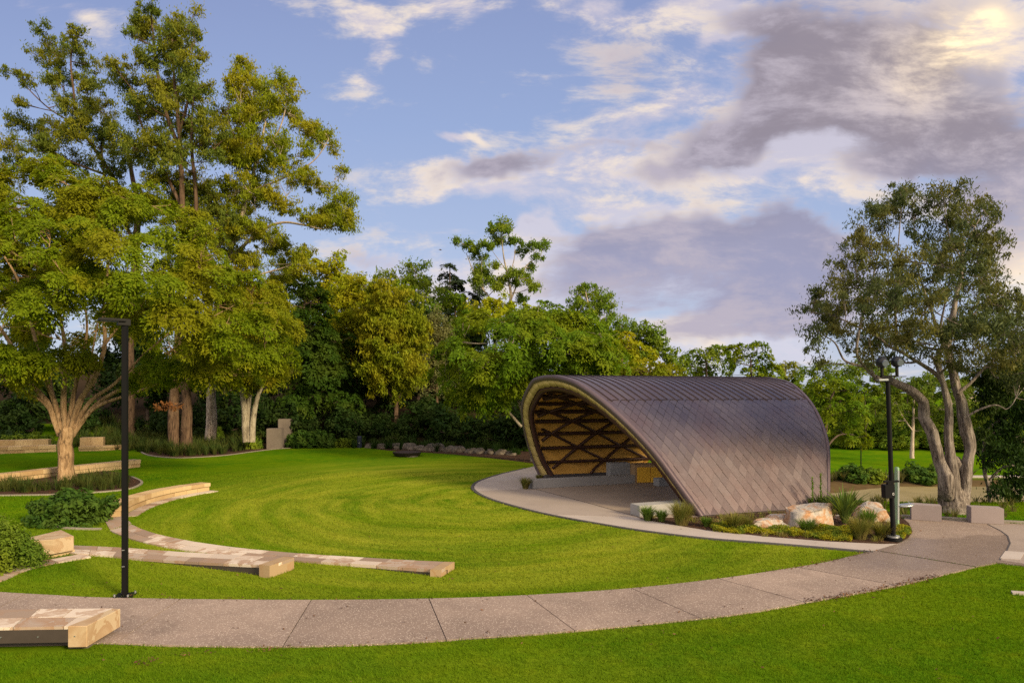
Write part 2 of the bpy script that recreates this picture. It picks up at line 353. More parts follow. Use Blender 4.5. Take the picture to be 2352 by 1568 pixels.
# ------------------------------------------------------------------ mesh helpers
def link(o, parent=None):
    COL.objects.link(o)
    if parent is not None: o.parent = parent
    return o
def tag(o, label=None, cat=None, group=None, kind=None):
    if label: o['label'] = label
    if cat: o['category'] = cat
    if group: o['group'] = group
    if kind: o['kind'] = kind
    return o
def empty(name, loc, rz=0.):
    o = bpy.data.objects.new(name, None); o.location = loc; o.rotation_euler = (0, 0, rz); o.empty_display_size = .3
    return link(o)
def np_mesh(name, V, Q, mats, parent=None, smooth=False, midx=None):
    V = np.asarray(V, np.float32); Q = np.asarray(Q, np.int32); k = Q.shape[1]
    me = bpy.data.meshes.new(name); me.vertices.add(len(V)); me.vertices.foreach_set('co', V.ravel())
    me.loops.add(Q.size); me.loops.foreach_set('vertex_index', Q.ravel())
    me.polygons.add(len(Q)); me.polygons.foreach_set('loop_start', np.arange(0, Q.size, k, dtype=np.int32))
    me.polygons.foreach_set('loop_total', np.full(len(Q), k, np.int32))
    if midx is not None: me.polygons.foreach_set('material_index', np.asarray(midx, np.int32))
    if smooth: me.polygons.foreach_set('use_smooth', np.ones(len(Q), bool))
    me.update(calc_edges=True)
    for m in (mats if isinstance(mats, (list, tuple)) else [mats]): me.materials.append(MATS[m])
    return link(bpy.data.objects.new(name, me), parent)
def bm_obj(name, bm, m, parent=None, smooth=False):
    me = bpy.data.meshes.new(name); bmesh.ops.recalc_face_normals(bm, faces=bm.faces); bm.to_mesh(me); bm.free()
    for x in (m if isinstance(m, (list, tuple)) else [m]): me.materials.append(MATS[x])
    if smooth:
        for p in me.polygons: p.use_smooth = True
    return link(bpy.data.objects.new(name, me), parent)
def add_box(bm, c, size, M=None, bevel=0.):
    T = Matrix.Translation(c) @ (M if M is not None else Matrix()) @ Matrix.Diagonal((size[0], size[1], size[2], 1))
    r = bmesh.ops.create_cube(bm, size=1, matrix=T)
    if bevel:
        es = list({e for v in r['verts'] for e in v.link_edges})
        bmesh.ops.bevel(bm, geom=es, offset=bevel, segments=2, affect='EDGES', clamp_overlap=True)
def add_cyl(bm, p0, p1, r0, r1=None, seg=16):
    p0, p1 = Vector(p0), Vector(p1); d = p1 - p0
    M = Matrix.Translation((p0 + p1) / 2) @ d.to_track_quat('Z', 'Y').to_matrix().to_4x4()
    bmesh.ops.create_cone(bm, cap_ends=True, segments=seg, radius1=r0, radius2=r0 if r1 is None else r1, depth=d.length, matrix=M)
def add_hexa(bm, pts):      # bottom 4 + top 4
    vs = [bm.verts.new(p) for p in pts]
    for f in ((3, 2, 1, 0), (4, 5, 6, 7), (0, 1, 5, 4), (1, 2, 6, 5), (2, 3, 7, 6), (3, 0, 4, 7)): bm.faces.new([vs[i] for i in f])
def add_sphere(bm, c, r, M=None, seg=20):
    bmesh.ops.create_uvsphere(bm, u_segments=seg, v_segments=seg // 2 + 2, radius=1, matrix=Matrix.Translation(c) @ (M or Matrix()) @ Matrix.Diagonal((r[0], r[1], r[2], 1)))

# ------------------------------------------------------------------ terrain
def sst(x, a, b):
    t = np.clip((x - a) / (b - a), 0, 1); return t * t * (3 - 2 * t)
def terrain(x, y):
    x = np.asarray(x, float); y = np.asarray(y, float)
    hill = .15 * np.maximum(0, y - 48.5) * (1 - sst(x, -2, 14)) * sst(y, 48, 56)
    hill = 16 * (1 - np.exp(-hill / 16))
    m = sst(x, 10.5, 16.5) * sst(y, 24.5, 33)
    val = -5.0 * m
    val = val - 1.2 * sst(x, 16, 22) * sst(y, 38, 46) * (1 - sst(y, 62, 69))            # the pond's basin
    rise = .05 * np.maximum(0, y - 70) * m; rise = 4 * (1 - np.exp(-rise / 4))
    far = .03 * np.maximum(0, y - 120)
    far = 8 * (1 - np.exp(-far / 8))
    return hill + val + rise + far * .3
def tz(x, y): return float(terrain(x, y))
def axis_coords(lo, hi, mid_lo, mid_hi, step):
    core = np.arange(mid_lo, mid_hi + step, step)
    a = [mid_lo]; s = step
    while a[-1] > lo: s *= 1.25; a.append(a[-1] - s)
    b = [mid_hi]; s = step
    while b[-1] < hi: s *= 1.25; b.append(b[-1] + s)
    return np.concatenate([a[:0:-1], core, b[1:]])
def make_ground():
    xs = axis_coords(-900, 900, -55, 75, 1.); ys = axis_coords(-300, 1500, -10, 130, 1.)
    X, Y = np.meshgrid(xs, ys); Z = terrain(X, Y)
    V = np.stack([X, Y, Z], -1).reshape(-1, 3); nx, ny = len(xs), len(ys)
    i = np.arange(nx - 1)[None, :] + nx * np.arange(ny - 1)[:, None]; i = i.ravel()
    Q = np.stack([i, i + 1, i + 1 + nx, i + nx], -1)
    tag(np_mesh('ground', V, Q, 'grass', smooth=True), kind='structure')
make_ground()

# photo column/row -> a point of the flat bowl (z) or at a given distance
def gp(u, v, z=0.):
    d = (CZ - z) * F / (v - HOR); return Vector(((u - CU) / F * d, d, z))
def at(u, v, d): return Vector(((u - CU) / F * d, d, CZ - (v - HOR) / F * d))
def pxm(px, d): return px / F * d
def spline(pts, n=8, closed=False):
    P = [Vector(p) for p in pts]; out = []
    m = len(P); rngi = range(m if closed else m - 1)
    for i in rngi:
        g = (lambda k: P[k % m]) if closed else (lambda k: P[min(max(k, 0), m - 1)])
        p0, p1, p2, p3 = g(i - 1), g(i), g(i + 1), g(i + 2)
        for j in range(n):
            t = j / n
            out.append(.5 * ((2 * p1) + (p2 - p0) * t + (2 * p0 - 5 * p1 + 4 * p2 - p3) * t * t + (3 * p1 - p0 - 3 * p2 + p3) * t ** 3))
    if not closed: out.append(P[-1])
    return out
KEEP_OUT = []              # world polygons without turf
def slab(name, pts, ztop, m, zbot=None, keep=True, parent=None):
    zbot = -.25 if zbot is None else zbot
    bm = bmesh.new(); top = [bm.verts.new((p[0], p[1], ztop)) for p in pts]; bot = [bm.verts.new((p[0], p[1], zbot)) for p in pts]
    n = len(pts); f = bm.faces.new(top)
    for i in range(n): bm.faces.new((bot[i], bot[(i + 1) % n], top[(i + 1) % n], top[i]))
    bmesh.ops.triangulate(bm, faces=[f])
    if keep: KEEP_OUT.append(np.array([(p[0], p[1]) for p in pts]))
    return bm_obj(name, bm, m, parent)
def strip2(name, L, off, ztop, m, zbot=-.1, keep=True, parent=None):
    bm = bmesh.new(); n = len(L); rows = [[bm.verts.new((p[0], p[1], z)) for p in P] for P, z in ((L, zbot), (L, ztop), (off, ztop), (off, zbot))]
    for a in range(3):
        for i in range(n - 1): bm.faces.new((rows[a][i], rows[a][i + 1], rows[a + 1][i + 1], rows[a + 1][i]))
    for i in (0, n - 1): bm.faces.new([r[i] for r in rows])
    if keep: KEEP_OUT.append(np.array([(p[0], p[1]) for p in list(L) + list(off)[::-1]]))
    return bm_obj(name, bm, m, parent)
def in_poly(X, Y, poly):
    ins = np.zeros(X.shape, bool); n = len(poly); j = n - 1
    for i in range(n):
        xi, yi = poly[i]; xj, yj = poly[j]
        if yi != yj:
            c = ((yi > Y) != (yj > Y)) & (X < (xj - xi) * (Y - yi) / (yj - yi) + xi); ins ^= c
        j = i
    return ins
def band(name, line, width, ztop, m, zbot=-.1, keep=True):      # thin strip along a world polyline, to its left
    L = [Vector((p[0], p[1], 0)) for p in line]; off = []
    for i, p in enumerate(L):
        t = (L[min(i + 1, len(L) - 1)] - L[max(i - 1, 0)]).normalized(); off.append(p + Vector((-t.y, t.x, 0)) * width)
    return strip2(name, L, off, ztop, m, zbot, keep)

# ------------------------------------------------------------------ paths and hard ground
def offset_line(P, d):
    P = np.array([(p[0], p[1]) for p in P]); t = np.gradient(P, axis=0); t /= np.linalg.norm(t, axis=1)[:, None]
    return P + np.stack([-t[:, 1], t[:, 0]], -1) * d
def resample(P, n):
    P = np.array([(p[0], p[1]) for p in P]); s = np.r_[0, np.cumsum(np.linalg.norm(np.diff(P, axis=0), axis=1))]
    t = np.linspace(0, s[-1], n); return np.stack([np.interp(t, s, P[:, 0]), np.interp(t, s, P[:, 1])], -1)
far_e = spline([gp(u, v) for u, v in [(-330, 1338), (-150, 1352), (0, 1362), (125, 1369), (218, 1374), (430, 1378), (715, 1380), (985, 1377), (1210, 1369), (1450, 1353), (1650, 1331), (1800, 1309), (1900, 1292), (1975, 1274), (2010, 1266)]])
near_e = spline([gp(u, v) for u, v in [(-330, 1452), (-150, 1464), (0, 1475), (265, 1480), (400, 1485), (650, 1487), (900, 1480), (1100, 1467), (1250, 1457), (1450, 1439), (1700, 1412), (1900, 1377), (2050, 1349), (2150, 1326), (2240, 1304)]])
def make_path():
    A = np.array([(p.x, p.y) for p in far_e]); B = np.array([(p.x, p.y) for p in near_e])
    def cut(P, c):      # split a polyline at given photo columns on the path's own edge
        return P
    ja = [-330, 60, 415, 715, 985, 1210, 1450, 1650, 1830, 2010]; jb = [-330, -130, 265, 650, 1025, 1320, 1610, 1850, 2060, 2240]
    ua = A[:, 0] / A[:, 1] * F + CU; ub = B[:, 0] / B[:, 1] * F + CU
    bm = bmesh.new()
    def seg(P, us, u0, u1):
        p0 = [np.interp(u0, us, P[:, k]) for k in (0, 1)]; p1 = [np.interp(u1, us, P[:, k]) for k in (0, 1)]
        return [p0] + [list(P[i]) for i in range(len(P)) if u0 + 1 < us[i] < u1 - 1] + [p1]
    for k in range(len(ja) - 1):
        poly = seg(A, ua, ja[k] + 1.2, ja[k + 1] - 1.2) + seg(B, ub, jb[k] + 1.2, jb[k + 1] - 1.2)[::-1]
        top = [bm.verts.new((p[0], p[1], .03)) for p in poly]; bot = [bm.verts.new((p[0], p[1], -.2)) for p in poly]; n = len(poly)
        f = bm.faces.new(top)
        for i in range(n): bm.faces.new((bot[i], bot[(i + 1) % n], top[(i + 1) % n], top[i]))
        bmesh.ops.triangulate(bm, faces=[f])
    KEEP_OUT.append(np.concatenate([A, B[::-1]]))
    tag(bm_obj('path', bm, 'path_aggregate'), kind='structure')
    tag(strip2('path_joint_base', resample(A, 120), resample(B, 120), .008, 'edging', -.2, False), kind='structure')
make_path()
plaza = [gp(u, v) for u, v in [(2012, 1265.5), (2060, 1251), (2086, 1238), (2096, 1222), (2088, 1203), (2075, 1192), (2090, 1189), (2160, 1194), (2230, 1199), (2306, 1203), (2420, 1209), (2700, 1225), (2700, 1320), (2480, 1309), (2352, 1301), (2290, 1294), (2242, 1303)]]
tag(slab('plaza', plaza, .031, 'path_aggregate'), kind='structure')
inset = [gp(u, v) for u, v in [(2270, 1206), (2300, 1221), (2316, 1233), (2322, 1250), (2313, 1270), (2298, 1289), (2352, 1297), (2480, 1305), (2690, 1316), (2690, 1229), (2420, 1212), (2306, 1206.5)]]
tag(strip2('paving_joint', inset[:6], offset_line(inset[:6], -.03), .040, 'edging', -.1, False), kind='structure')
tag(slab('side_paving', inset, .036, 'plaza_concrete'), kind='structure')
for nm, q in (('paving_patch', [(2309, 1268), (2354, 1271), (2343, 1288), (2297, 1285)]), ('drain_cover', [(2354, 1252), (2400, 1255), (2400, 1266), (2354, 1263)]),
              ('pit_lid', [(2322, 1360), (2380, 1364), (2380, 1369), (2326, 1365)])):
    o = slab(nm, [gp(u, v) for u, v in q], .042, 'apron_concrete', -.05)
    tag(o, kind='structure')
tag(slab('plaza_kerb', [gp(u, v) for u, v in [(2068, 1188), (2160, 1192.5), (2240, 1197.5), (2420, 1207), (2420, 1204.5), (2240, 1195), (2160, 1190), (2068, 1185.5)]], .07, 'kerb'), kind='structure')

lawn_edge = [(2005, 1268), (1900, 1258.5), (1760, 1247), (1620, 1236), (1480, 1219), (1380, 1203), (1280, 1185), (1200, 1166.5), (1130, 1146), (1096, 1129), (1090, 1117), (1105, 1105), (1150, 1090), (1200, 1078), (1232, 1070)]
le = spline([gp(u, v) for u, v in lawn_edge])
apron = le + [gp(u, v) for u, v in [(1262, 1078), (1238, 1100), (1225, 1124), (1350, 1157), (1470, 1191.5), (1530, 1203), (1620, 1218), (1760, 1233), (1900, 1244), (2030, 1250.5), (2062, 1250.5)]]
tag(slab('apron_path', apron, .028, 'apron_concrete'), kind='structure')
tag(slab('stage_forecourt', spline([gp(u, v) for u, v in [(1098, 1128.5), (1131, 1145), (1201, 1165.3), (1281, 1183.6)]]) + [gp(1468, 1189.5), gp(1350, 1156.2), gp(1222, 1123.5)], .033, 'forecourt', -.1), kind='structure')
tag(band('path_edging', le[:-6], .14, .034, 'edging'), kind='structure')

# ------------------------------------------------------------------ bandshell
P1, P2, P3 = gp(1611, 1189), gp(1903, 1168), gp(1241, 1098)
AX = (P2 - P1); LEN = AX.length; AX.normalize(); WX = (P3 - P1).normalized()
prof_ctrl = [(0, 0), (.35, .57), (.69, 1.12), (1.28, 2.02), (2.12, 2.86), (3.15, 3.62), (4.40, 4.26), (5.5, 4.52), (6.35, 4.58), (7.28, 4.53), (8.1, 4.34), (9.6, 3.58), (10.42, 2.76), (10.95, 1.6), (11.12, .65), (11.03, 0)]
_pp = spline([Vector((a, b, 0)) for a, b in prof_ctrl], 12)
_pp = np.array([(p.x, p.y) for p in _pp]); _ps = np.r_[0, np.cumsum(np.linalg.norm(np.diff(_pp, axis=0), axis=1))]
ARC = _ps[-1]
def prof(a, off=0.):           # arc length -> (w, z), moved inwards by off
    a = np.clip(a, 0, ARC); e = .12
    w = np.interp(a, _ps, _pp[:, 0]); z = np.interp(a, _ps, _pp[:, 1])
    a0, a1 = np.clip(a - e, 0, ARC), np.clip(a + e, 0, ARC)
    tw = np.interp(a1, _ps, _pp[:, 0]) - np.interp(a0, _ps, _pp[:, 0]); tzz = np.interp(a1, _ps, _pp[:, 1]) - np.interp(a0, _ps, _pp[:, 1])
    L = np.hypot(tw, tzz) + 1e-9
    return w + tzz / L * off, z - tw / L * off
FL, EL = .43, .66
def shell(a, sg, off=0.):      # sg: metres back from the leaning front edge
    a = np.asarray(a, float); sg = np.asarray(sg, float)
    w, z = prof(a, off); _, zo = prof(a, 0.)
    s = sg - FL * zo
    return np.stack([P1.x + AX.x * s + WX.x * w, P1.y + AX.y * s + WX.y * w, .05 + np.maximum(z, -.05) + 0 * s], -1)
def sg_end(a): return LEN + (FL + EL) * prof(a)[1]
def grid_quads(ni, nj, base=0):
    i = np.arange(ni - 1)[:, None] * nj + np.arange(nj - 1)[None, :]; i = i.ravel() + base
    return np.stack([i, i + 1, i + 1 + nj, i + nj], -1)
def make_bandshell():
    root = empty('bandshell', ((P1 + P3) / 2)); base = np.array(root.location)
    tag(root, 'copper clad arched stage shell with open front beside the lawn', 'bandshell')
    # deck: solid vault under the cladding
    na, ns = 90, 24
    A = np.linspace(0, ARC, na); T = np.linspace(0, 1, ns)
    Vo = np.stack([shell(np.full(ns, a), T * sg_end(a), .075) for a in A]).reshape(-1, 3); Vi = np.stack([shell(np.full(ns, a), .02 + T * (sg_end(a) - .04), .17) for a in A]).reshape(-1, 3)
    Q = [grid_quads(na, ns), grid_quads(na, ns, na * ns)[:, ::-1]]
    def strip(idx):
        i = np.array(idx); return np.stack([i[:-1], i[1:], i[1:] + na * ns, i[:-1] + na * ns], -1)
    ed = [np.arange(na) * ns, np.arange(na) * ns + ns - 1, np.arange(ns), np.arange(ns) + (na - 1) * ns]
    Q += [strip(e) for e in ed]
    np_mesh('roof_deck', np.concatenate([Vo, Vi]) - base, np.concatenate(Q), 'brown_base', root)
    # diamond shingles, each a thin curved plate of its own, with seamed strips over the crown
    r = np.random.default_rng(4)
    V, Qs = [], []; c = .335; nrow = 52; h = ARC / nrow; z_seam = 3.72
    a_lo = float(np.interp(z_seam, _pp[:90, 1], _ps[:90])); 
    top = [a for a in np.linspace(0, ARC, 400) if prof(a)[1] > z_seam]; a_lo, a_hi = top[0], top[-1]
    def plate(fa, fs, n1, n2, lift, mask=None):
        u, v = np.meshgrid(np.linspace(0, 1, n1), np.linspace(0, 1, n2), indexing='ij')
        a, s = fa(u, v), fs(u, v); a = np.clip(a, .02, ARC - .02); e = sg_end(a)
        s2 = np.clip(s, .16, e - .07)
        if (s2.max() - s2.min()) < .03 or (a.max() - a.min()) < .03: return
        P = shell(a.ravel(), s2.ravel(), (lift(u, v) if callable(lift) else np.full(u.shape, lift)).ravel())
        b = sum(len(x) for x in V); V.append(P); Qs.append(grid_quads(n1, n2, b))
    ncol = 38
    for j in range(-1, nrow + 1):
        for i in range(-3, ncol):
            a0 = j * h
            if a0 + 2 * h < .03 or a0 > ARC: continue
            if a0 > a_lo and a0 < a_hi: continue
            s0 = i * c + (j % 1) * c; g = .012; tl = r.normal(0, .0018, 3)
            def fa(u, v, a0=a0): return a0 + h * (g + (1 - 2 * g) * u) + h * (g + (1 - 2 * g) * v)
            def fs(u, v, s0=s0): return s0 + c * (g + (1 - 2 * g) * v)
            # rows near the crown end on the seam line
            def fa2(u, v, f=fa): return np.where(f(u, v) < (a_lo + a_hi) / 2, np.minimum(f(u, v), a_lo + .02), np.maximum(f(u, v), a_hi - .02))
            plate(fa2, fs, 2, 2, lambda u, v, tl=tl: -.004 + tl[0] + tl[1] * (u - .5) * 1.5 + tl[2] * (v - .5) * 1.5 + .020 * (u - .5) + .004 * (v - .5))
    mid = a_lo + .62
    for i in range(0, 44):
        s0 = i * c
        for (a0, a1) in ((a_lo, mid), (mid, (a_lo + a_hi) / 2 + .6), ((a_lo + a_hi) / 2 + .6, a_hi)):
            tl = r.normal(0, .002)
            plate(lambda u, v: (a0 - (.10 if a0 == a_lo else -.003)) + (a1 - a0 + (.10 if a0 == a_lo else -.003) + (.10 if a1 == a_hi else -.003)) * u, lambda u, v: s0 + c * (.01 + .98 * v), 14, 3, -.011 + tl)
    np_mesh('roof_cladding', np.concatenate(V) - base, np.concatenate(Qs), 'copper', root)
    # standing seams
    V, Qs = [], []
    for i in range(1, 44):
        s0 = i * c; aa = np.linspace(a_lo - .10 - .12 * (i % 2), a_hi, 40); ok = (s0 < sg_end(aa) - .1) & (s0 > .17)
        aa = aa[ok]
        if len(aa) < 3: continue
        ring = [shell(aa, np.full(len(aa), s0 + ds), o) for ds, o in ((-.011, .0), (-.011, -.040), (.011, -.040), (.011, .0))]
        P = np.stack(ring, 1).reshape(-1, 3); b = sum(len(x) for x in V); V.append(P); n = len(aa)
        k = np.arange(n - 1)[:, None] * 4 + np.arange(3)[None, :] + b
        Qs.append(np.stack([k, k + 1, k + 5, k + 4], -1).reshape(-1, 4))
    np_mesh('standing_seams', np.concatenate(V) - base, np.concatenate(Qs), 'seam', root)
    # edge trims
    def sweep(name, A, secs, m, smooth=True):     # secs: list of (sg function, off)
        ring = [shell(A, f(A), o) for f, o in secs]; k = len(ring); P = np.stack(ring, 1).reshape(-1, 3); n = len(A)
        q = []
        for j in range(k):
            i = np.arange(n - 1) * k; q.append(np.stack([i + j, i + (j + 1) % k, i + k + (j + 1) % k, i + k + j], -1))
        return np_mesh(name, P - base, np.concatenate(q), m, root)
    A = np.linspace(0, ARC, 110); cst = lambda v: (lambda a: np.full(len(a), v)); ende = lambda v: (lambda a: sg_end(a) + v)
    sweep('front_trim', A, [(cst(-.03), -.04), (cst(.125), -.04), (cst(.125), .02), (cst(.0), .16), (cst(-.03), .16)], 'roof_trim')
    sweep('trim_gap', A, [(cst(.12), -.006), (cst(.16), -.008), (cst(.16), .03), (cst(.12), .03)], 'seam')
    sweep('rear_trim', A, [(ende(.05), -.035), (ende(.05), .22), (ende(.0), .22), (ende(-.065), -.0), (ende(-.065), -.035)], 'roof_trim')
    # plywood reveal behind the front trim, in panels
    V, Qs = [], []; nb = 30; AA = np.linspace(.05, ARC - .05, nb + 1)
    for k in range(nb):
        a = np.linspace(AA[k] + .008, AA[k + 1] - .008, 5); z = .05 * (k % 2)
        ring = [shell(a, np.full(5, .0), .165), shell(a, .16 + 0 * a, .40 + .03 * np.sin(np.linspace(0, math.pi, 5))), shell(a, .20 + 0 * a, .40), shell(a, .06 + 0 * a, .165)]
        P = np.stack(ring, 1).reshape(-1, 3); b = sum(len(x) for x in V); V.append(P)
        for j in range(4):
            i = np.arange(4) * 4 + b; Qs.append(np.stack([i + j, i + (j + 1) % 4, i + 4 + (j + 1) % 4, i + 4 + j], -1))
    np_mesh('front_reveal', np.concatenate(V) - base, np.concatenate(Qs), 'ply_reveal', root)
    # inner steel arch along the front
    sweep('front_arch', A, [(cst(.20), .37), (cst(.20), .58), (cst(.40), .58), (cst(.40), .37)], 'brown_steel')
    # folded plywood lining: each triangle of the lattice a shallow pyramid
    NR = 20; ra = np.linspace(.0, ARC, NR + 1); DS = 2.25; V, T = [], []
    tri = []
    for j in range(NR):
        o0 = .5 * DS * (j % 2); o1 = .5 * DS * ((j + 1) % 2)
        for i in range(-2, 9):
            b0, b1 = i * DS + o0, (i + 1) * DS + o0
            t0 = b0 + DS / 2
            tri.append(((ra[j], b0), (ra[j], b1), (ra[j + 1], t0)))
            tri.append(((ra[j + 1], t0), (ra[j + 1], t0 + DS), (ra[j], b1)))
    for t3 in tri:
        ca = sum(p[0] for p in t3) / 3; cs = sum(p[1] for p in t3) / 3
        if cs > sg_end(ca) + 1.2 or cs < -1.: continue
        b = len(V)
        for (a, s) in t3: V.append(shell(a, np.clip(s, .22, sg_end(a) - .1), .50))
        mid01 = []
        V.append(shell(ca, np.clip(cs, .22, sg_end(ca) - .1), .30))
        for k in range(3): T.append((b + k, b + (k + 1) % 3, b + 3))
    np_mesh('ply_lining', np.array(V) - base, np.array(T), 'ply', root)
    # lattice
    def beam(name, aa, ss, hw, o0, o1):
        aa = np.asarray(aa); ss = np.asarray(ss)
        C0 = shell(aa, ss, o0); C1 = shell(aa, ss, o1); t = np.gradient(C0, axis=0); t /= np.linalg.norm(t, axis=1)[:, None] + 1e-9
        nrm = C1 - C0; nrm /= np.linalg.norm(nrm, axis=1)[:, None] + 1e-9; sd = np.cross(t, nrm) * hw
        P = np.stack([C0 - sd, C0 + sd, C1 + sd, C1 - sd], 1).reshape(-1, 3); n = len(aa); q = []
        for j in range(4):
            i = np.arange(n - 1) * 4; q.append(np.stack([i + j, i + (j + 1) % 4, i + 4 + (j + 1) % 4, i + 4 + j], -1))
        q.append(np.array([[0, 1, 2, 3], [4 * n - 4, 4 * n - 3, 4 * n - 2, 4 * n - 1]]))
        np_mesh(name, P - base, np.concatenate(q), 'brown_steel', root)
    for j in range(1, NR):
        e = float(sg_end(ra[j])); beam('purlin', np.full(8, ra[j]), np.linspace(.45, e - .1, 8), .06, .47, .60)
    for sgn in (1, -1):
        for i in range(-12, 18):
            aa = np.linspace(0.02, ARC - .02, 90); ss = i * DS + sgn * (aa / (ARC / NR)) * DS / 2
            ok = (ss > .45) & (ss < sg_end(aa) - .1)
            if ok.sum() < 4: continue
            # a brace leaves and re-enters the shell's outline at most twice
            idx = np.where(ok)[0]; runs = np.split(idx, np.where(np.diff(idx) > 1)[0] + 1)
            for rn in runs:
                if len(rn) >= 14: beam('diagonal_brace', aa[rn], ss[rn], .055, .48, .585)
    # dark plinth under the near side
    bm = bmesh.new(); q = P1 + AX * (LEN / 2) + WX * .32 - Vector(base); rot = Matrix.Rotation(math.atan2(AX.y, AX.x), 4, 'Z')
    add_box(bm, (q.x, q.y, .03), (LEN - .1, .5, .16), rot); bm_obj('plinth', bm, 'edging', root); bm = bmesh.new()
    q = P3 + AX * (LEN / 2) - WX * .3 - Vector(base); add_box(bm, (q.x, q.y, .08), (LEN - .1, .5, .26), rot)
    bm_obj('plinth', bm, 'edging', root)
make_bandshell()
P4 = P3 + AX * LEN
stage = [gp(1226, 1124.2), gp(1350, 1157.3), gp(1470, 1191.7), P1 + WX * .05, P2 + WX * .05 + AX * .6, P4 + AX * 1.5 + WX * .4, P3 + WX * .4]
tag(slab('stage_floor', stage, .034, 'stage_concrete'), kind='structure')
jl = [gp(1222, 1123), gp(1350, 1156.6), gp(1472, 1191.2)]
tag(band('stage_joint', jl, .035, .039, 'edging'), kind='structure')

def wall_box(name, a, b, depth, h, m, label, cat, z0=.034, parent=None, bev=.012):
    a, b = Vector((a[0], a[1], 0)), Vector((b[0], b[1], 0)); d = (b - a); L = d.length; d.normalize(); n = Vector((-d.y, d.x, 0))
    c = (a + b) / 2 + n * depth / 2; bm = bmesh.new()
    add_box(bm, (0, 0, h / 2), (L, depth, h), Matrix.Rotation(math.atan2(d.y, d.x), 4, 'Z'), bev)
    o = bm_obj(name, bm, m, parent); o.location = (c.x, c.y, z0)
    if label: tag(o, label, cat)
    return o
wall_box('stage_wall', gp(1224, 1124), gp(1459.5, 1111), .42, .355, 'wall_concrete', 'long low concrete seat wall along the far side of the stage', 'seat wall')
wall_box('stage_wall', gp(1469, 1189), gp(1575, 1180), .55, .35, 'wall_concrete', 'short low concrete wall at the near stage corner by the grass tufts', 'seat wall')
def make_counter():
    a, b = gp(1461.5, 1111), gp(1522, 1109.5); d = (b - a).normalized(); n = Vector((-d.y, d.x, 0)); root = empty('stage_cabinet', (a.x, a.y, .034), math.atan2(d.y, d.x))
    tag(root, 'low cabinet with two golden doors at the back of the stage', 'cabinet')
    W = (b - a).length; bm = bmesh.new(); add_box(bm, (W / 2, .42, .40), (W + .1, .8, .80), None, .01); bm_obj('body', bm, 'door_frame', root)
    for k in range(2):
        bm = bmesh.new(); add_box(bm, (.03 + W * (.25 + .5 * k), .0, .36), (W / 2 - .03, .04, .66), None, .006); bm_obj('door', bm, 'door_gold', root)
    a2 = gp(1411, 1113.5); 
    bm = bmesh.new(); add_box(bm, (-.52, .9, .41), (.92, .6, .82), None, .01); bm_obj('side_counter', bm, 'counter_grey', root)
make_counter()
wall_box('speaker_plinth', gp(1514, 1119), gp(1540, 1117), .4, .33, 'counter_grey', 'small dark grey block beside the gold cabinet on the stage', 'block')

# ------------------------------------------------------------------ sandstone seats and paving
def resample3(P, n):
    P = np.array([(p[0], p[1], p[2] if len(p) > 2 else 0.) for p in P]); q = np.r_[0, np.cumsum(np.linalg.norm(np.diff(P[:, :2], axis=0), axis=1))]
    t = np.linspace(0, q[-1], n); return np.stack([np.interp(t, q, P[:, k]) for k in range(3)], -1)
def stone_run(name, inner, outer, ztop0, ztop1, zb, rows, blk, m, seed, label=None, cat=None, parent=None, kind=None, thin=0.):
    """two edges as world polylines -> one run of separate stones"""
    r = np.random.default_rng(seed); n = 120
    I3, O3 = resample3(inner, n), resample3(outer, n); I, O = I3[:, :2], O3[:, :2]; s = np.r_[0, np.cumsum(np.linalg.norm(np.diff((I + O) / 2, axis=0), axis=1))]; tot = s[-1]
    bm = bmesh.new(); w = 1. / rows; g = .006
    for k in range(rows):
        t = 0. ; 
        while t < tot - .02:
            L = blk * r.uniform(.65, 1.4); t1 = min(tot, t + L)
            if tot - t1 < blk * .35: t1 = tot
            ff = np.interp([t + g, (t + t1) / 2, t1 - g], s, np.arange(n)); a0, a1 = k * w + .008, (k + 1) * w - .008
            cols = []
            for f in ff:
                i0 = int(min(f, n - 2)); fr = f - i0
                pi = I[i0] * (1 - fr) + I[i0 + 1] * fr; po = O[i0] * (1 - fr) + O[i0 + 1] * fr
                zt = (ztop0 + (ztop1 - ztop0) * (f / (n - 1)) if ztop0 is not None else np.interp(f, np.arange(n), (I3[:, 2] + O3[:, 2]) / 2)) + r.normal(0, .0015)
                zb_ = zt - thin if thin else zb
                A_, B_ = pi * (1 - a0) + po * a0, pi * (1 - a1) + po * a1
                cols.append([(A_[0], A_[1], zb_), (B_[0], B_[1], zb_), (B_[0], B_[1], zt), (A_[0], A_[1], zt)])
            vs = [[bm.verts.new(p) for p in c] for c in cols]
            for q in range(2):
                for e in range(4): bm.faces.new((vs[q][e], vs[q][(e + 1) % 4], vs[q + 1][(e + 1) % 4], vs[q + 1][e]))
            bm.faces.new(vs[0]); bm.faces.new(vs[2][::-1])
            t = t1
    KEEP_OUT.append(np.concatenate([I, O[::-1]]))
    o = bm_obj(name, bm, m, parent)
    if kind: tag(o, kind=kind)
    elif label: tag(o, label, cat)
    return o
def offset_line(P, d):
    P = np.array([(p[0], p[1]) for p in P]); t = np.gradient(P, axis=0); t /= np.linalg.norm(t, axis=1)[:, None]
    return P + np.stack([-t[:, 1], t[:, 0]], -1) * d
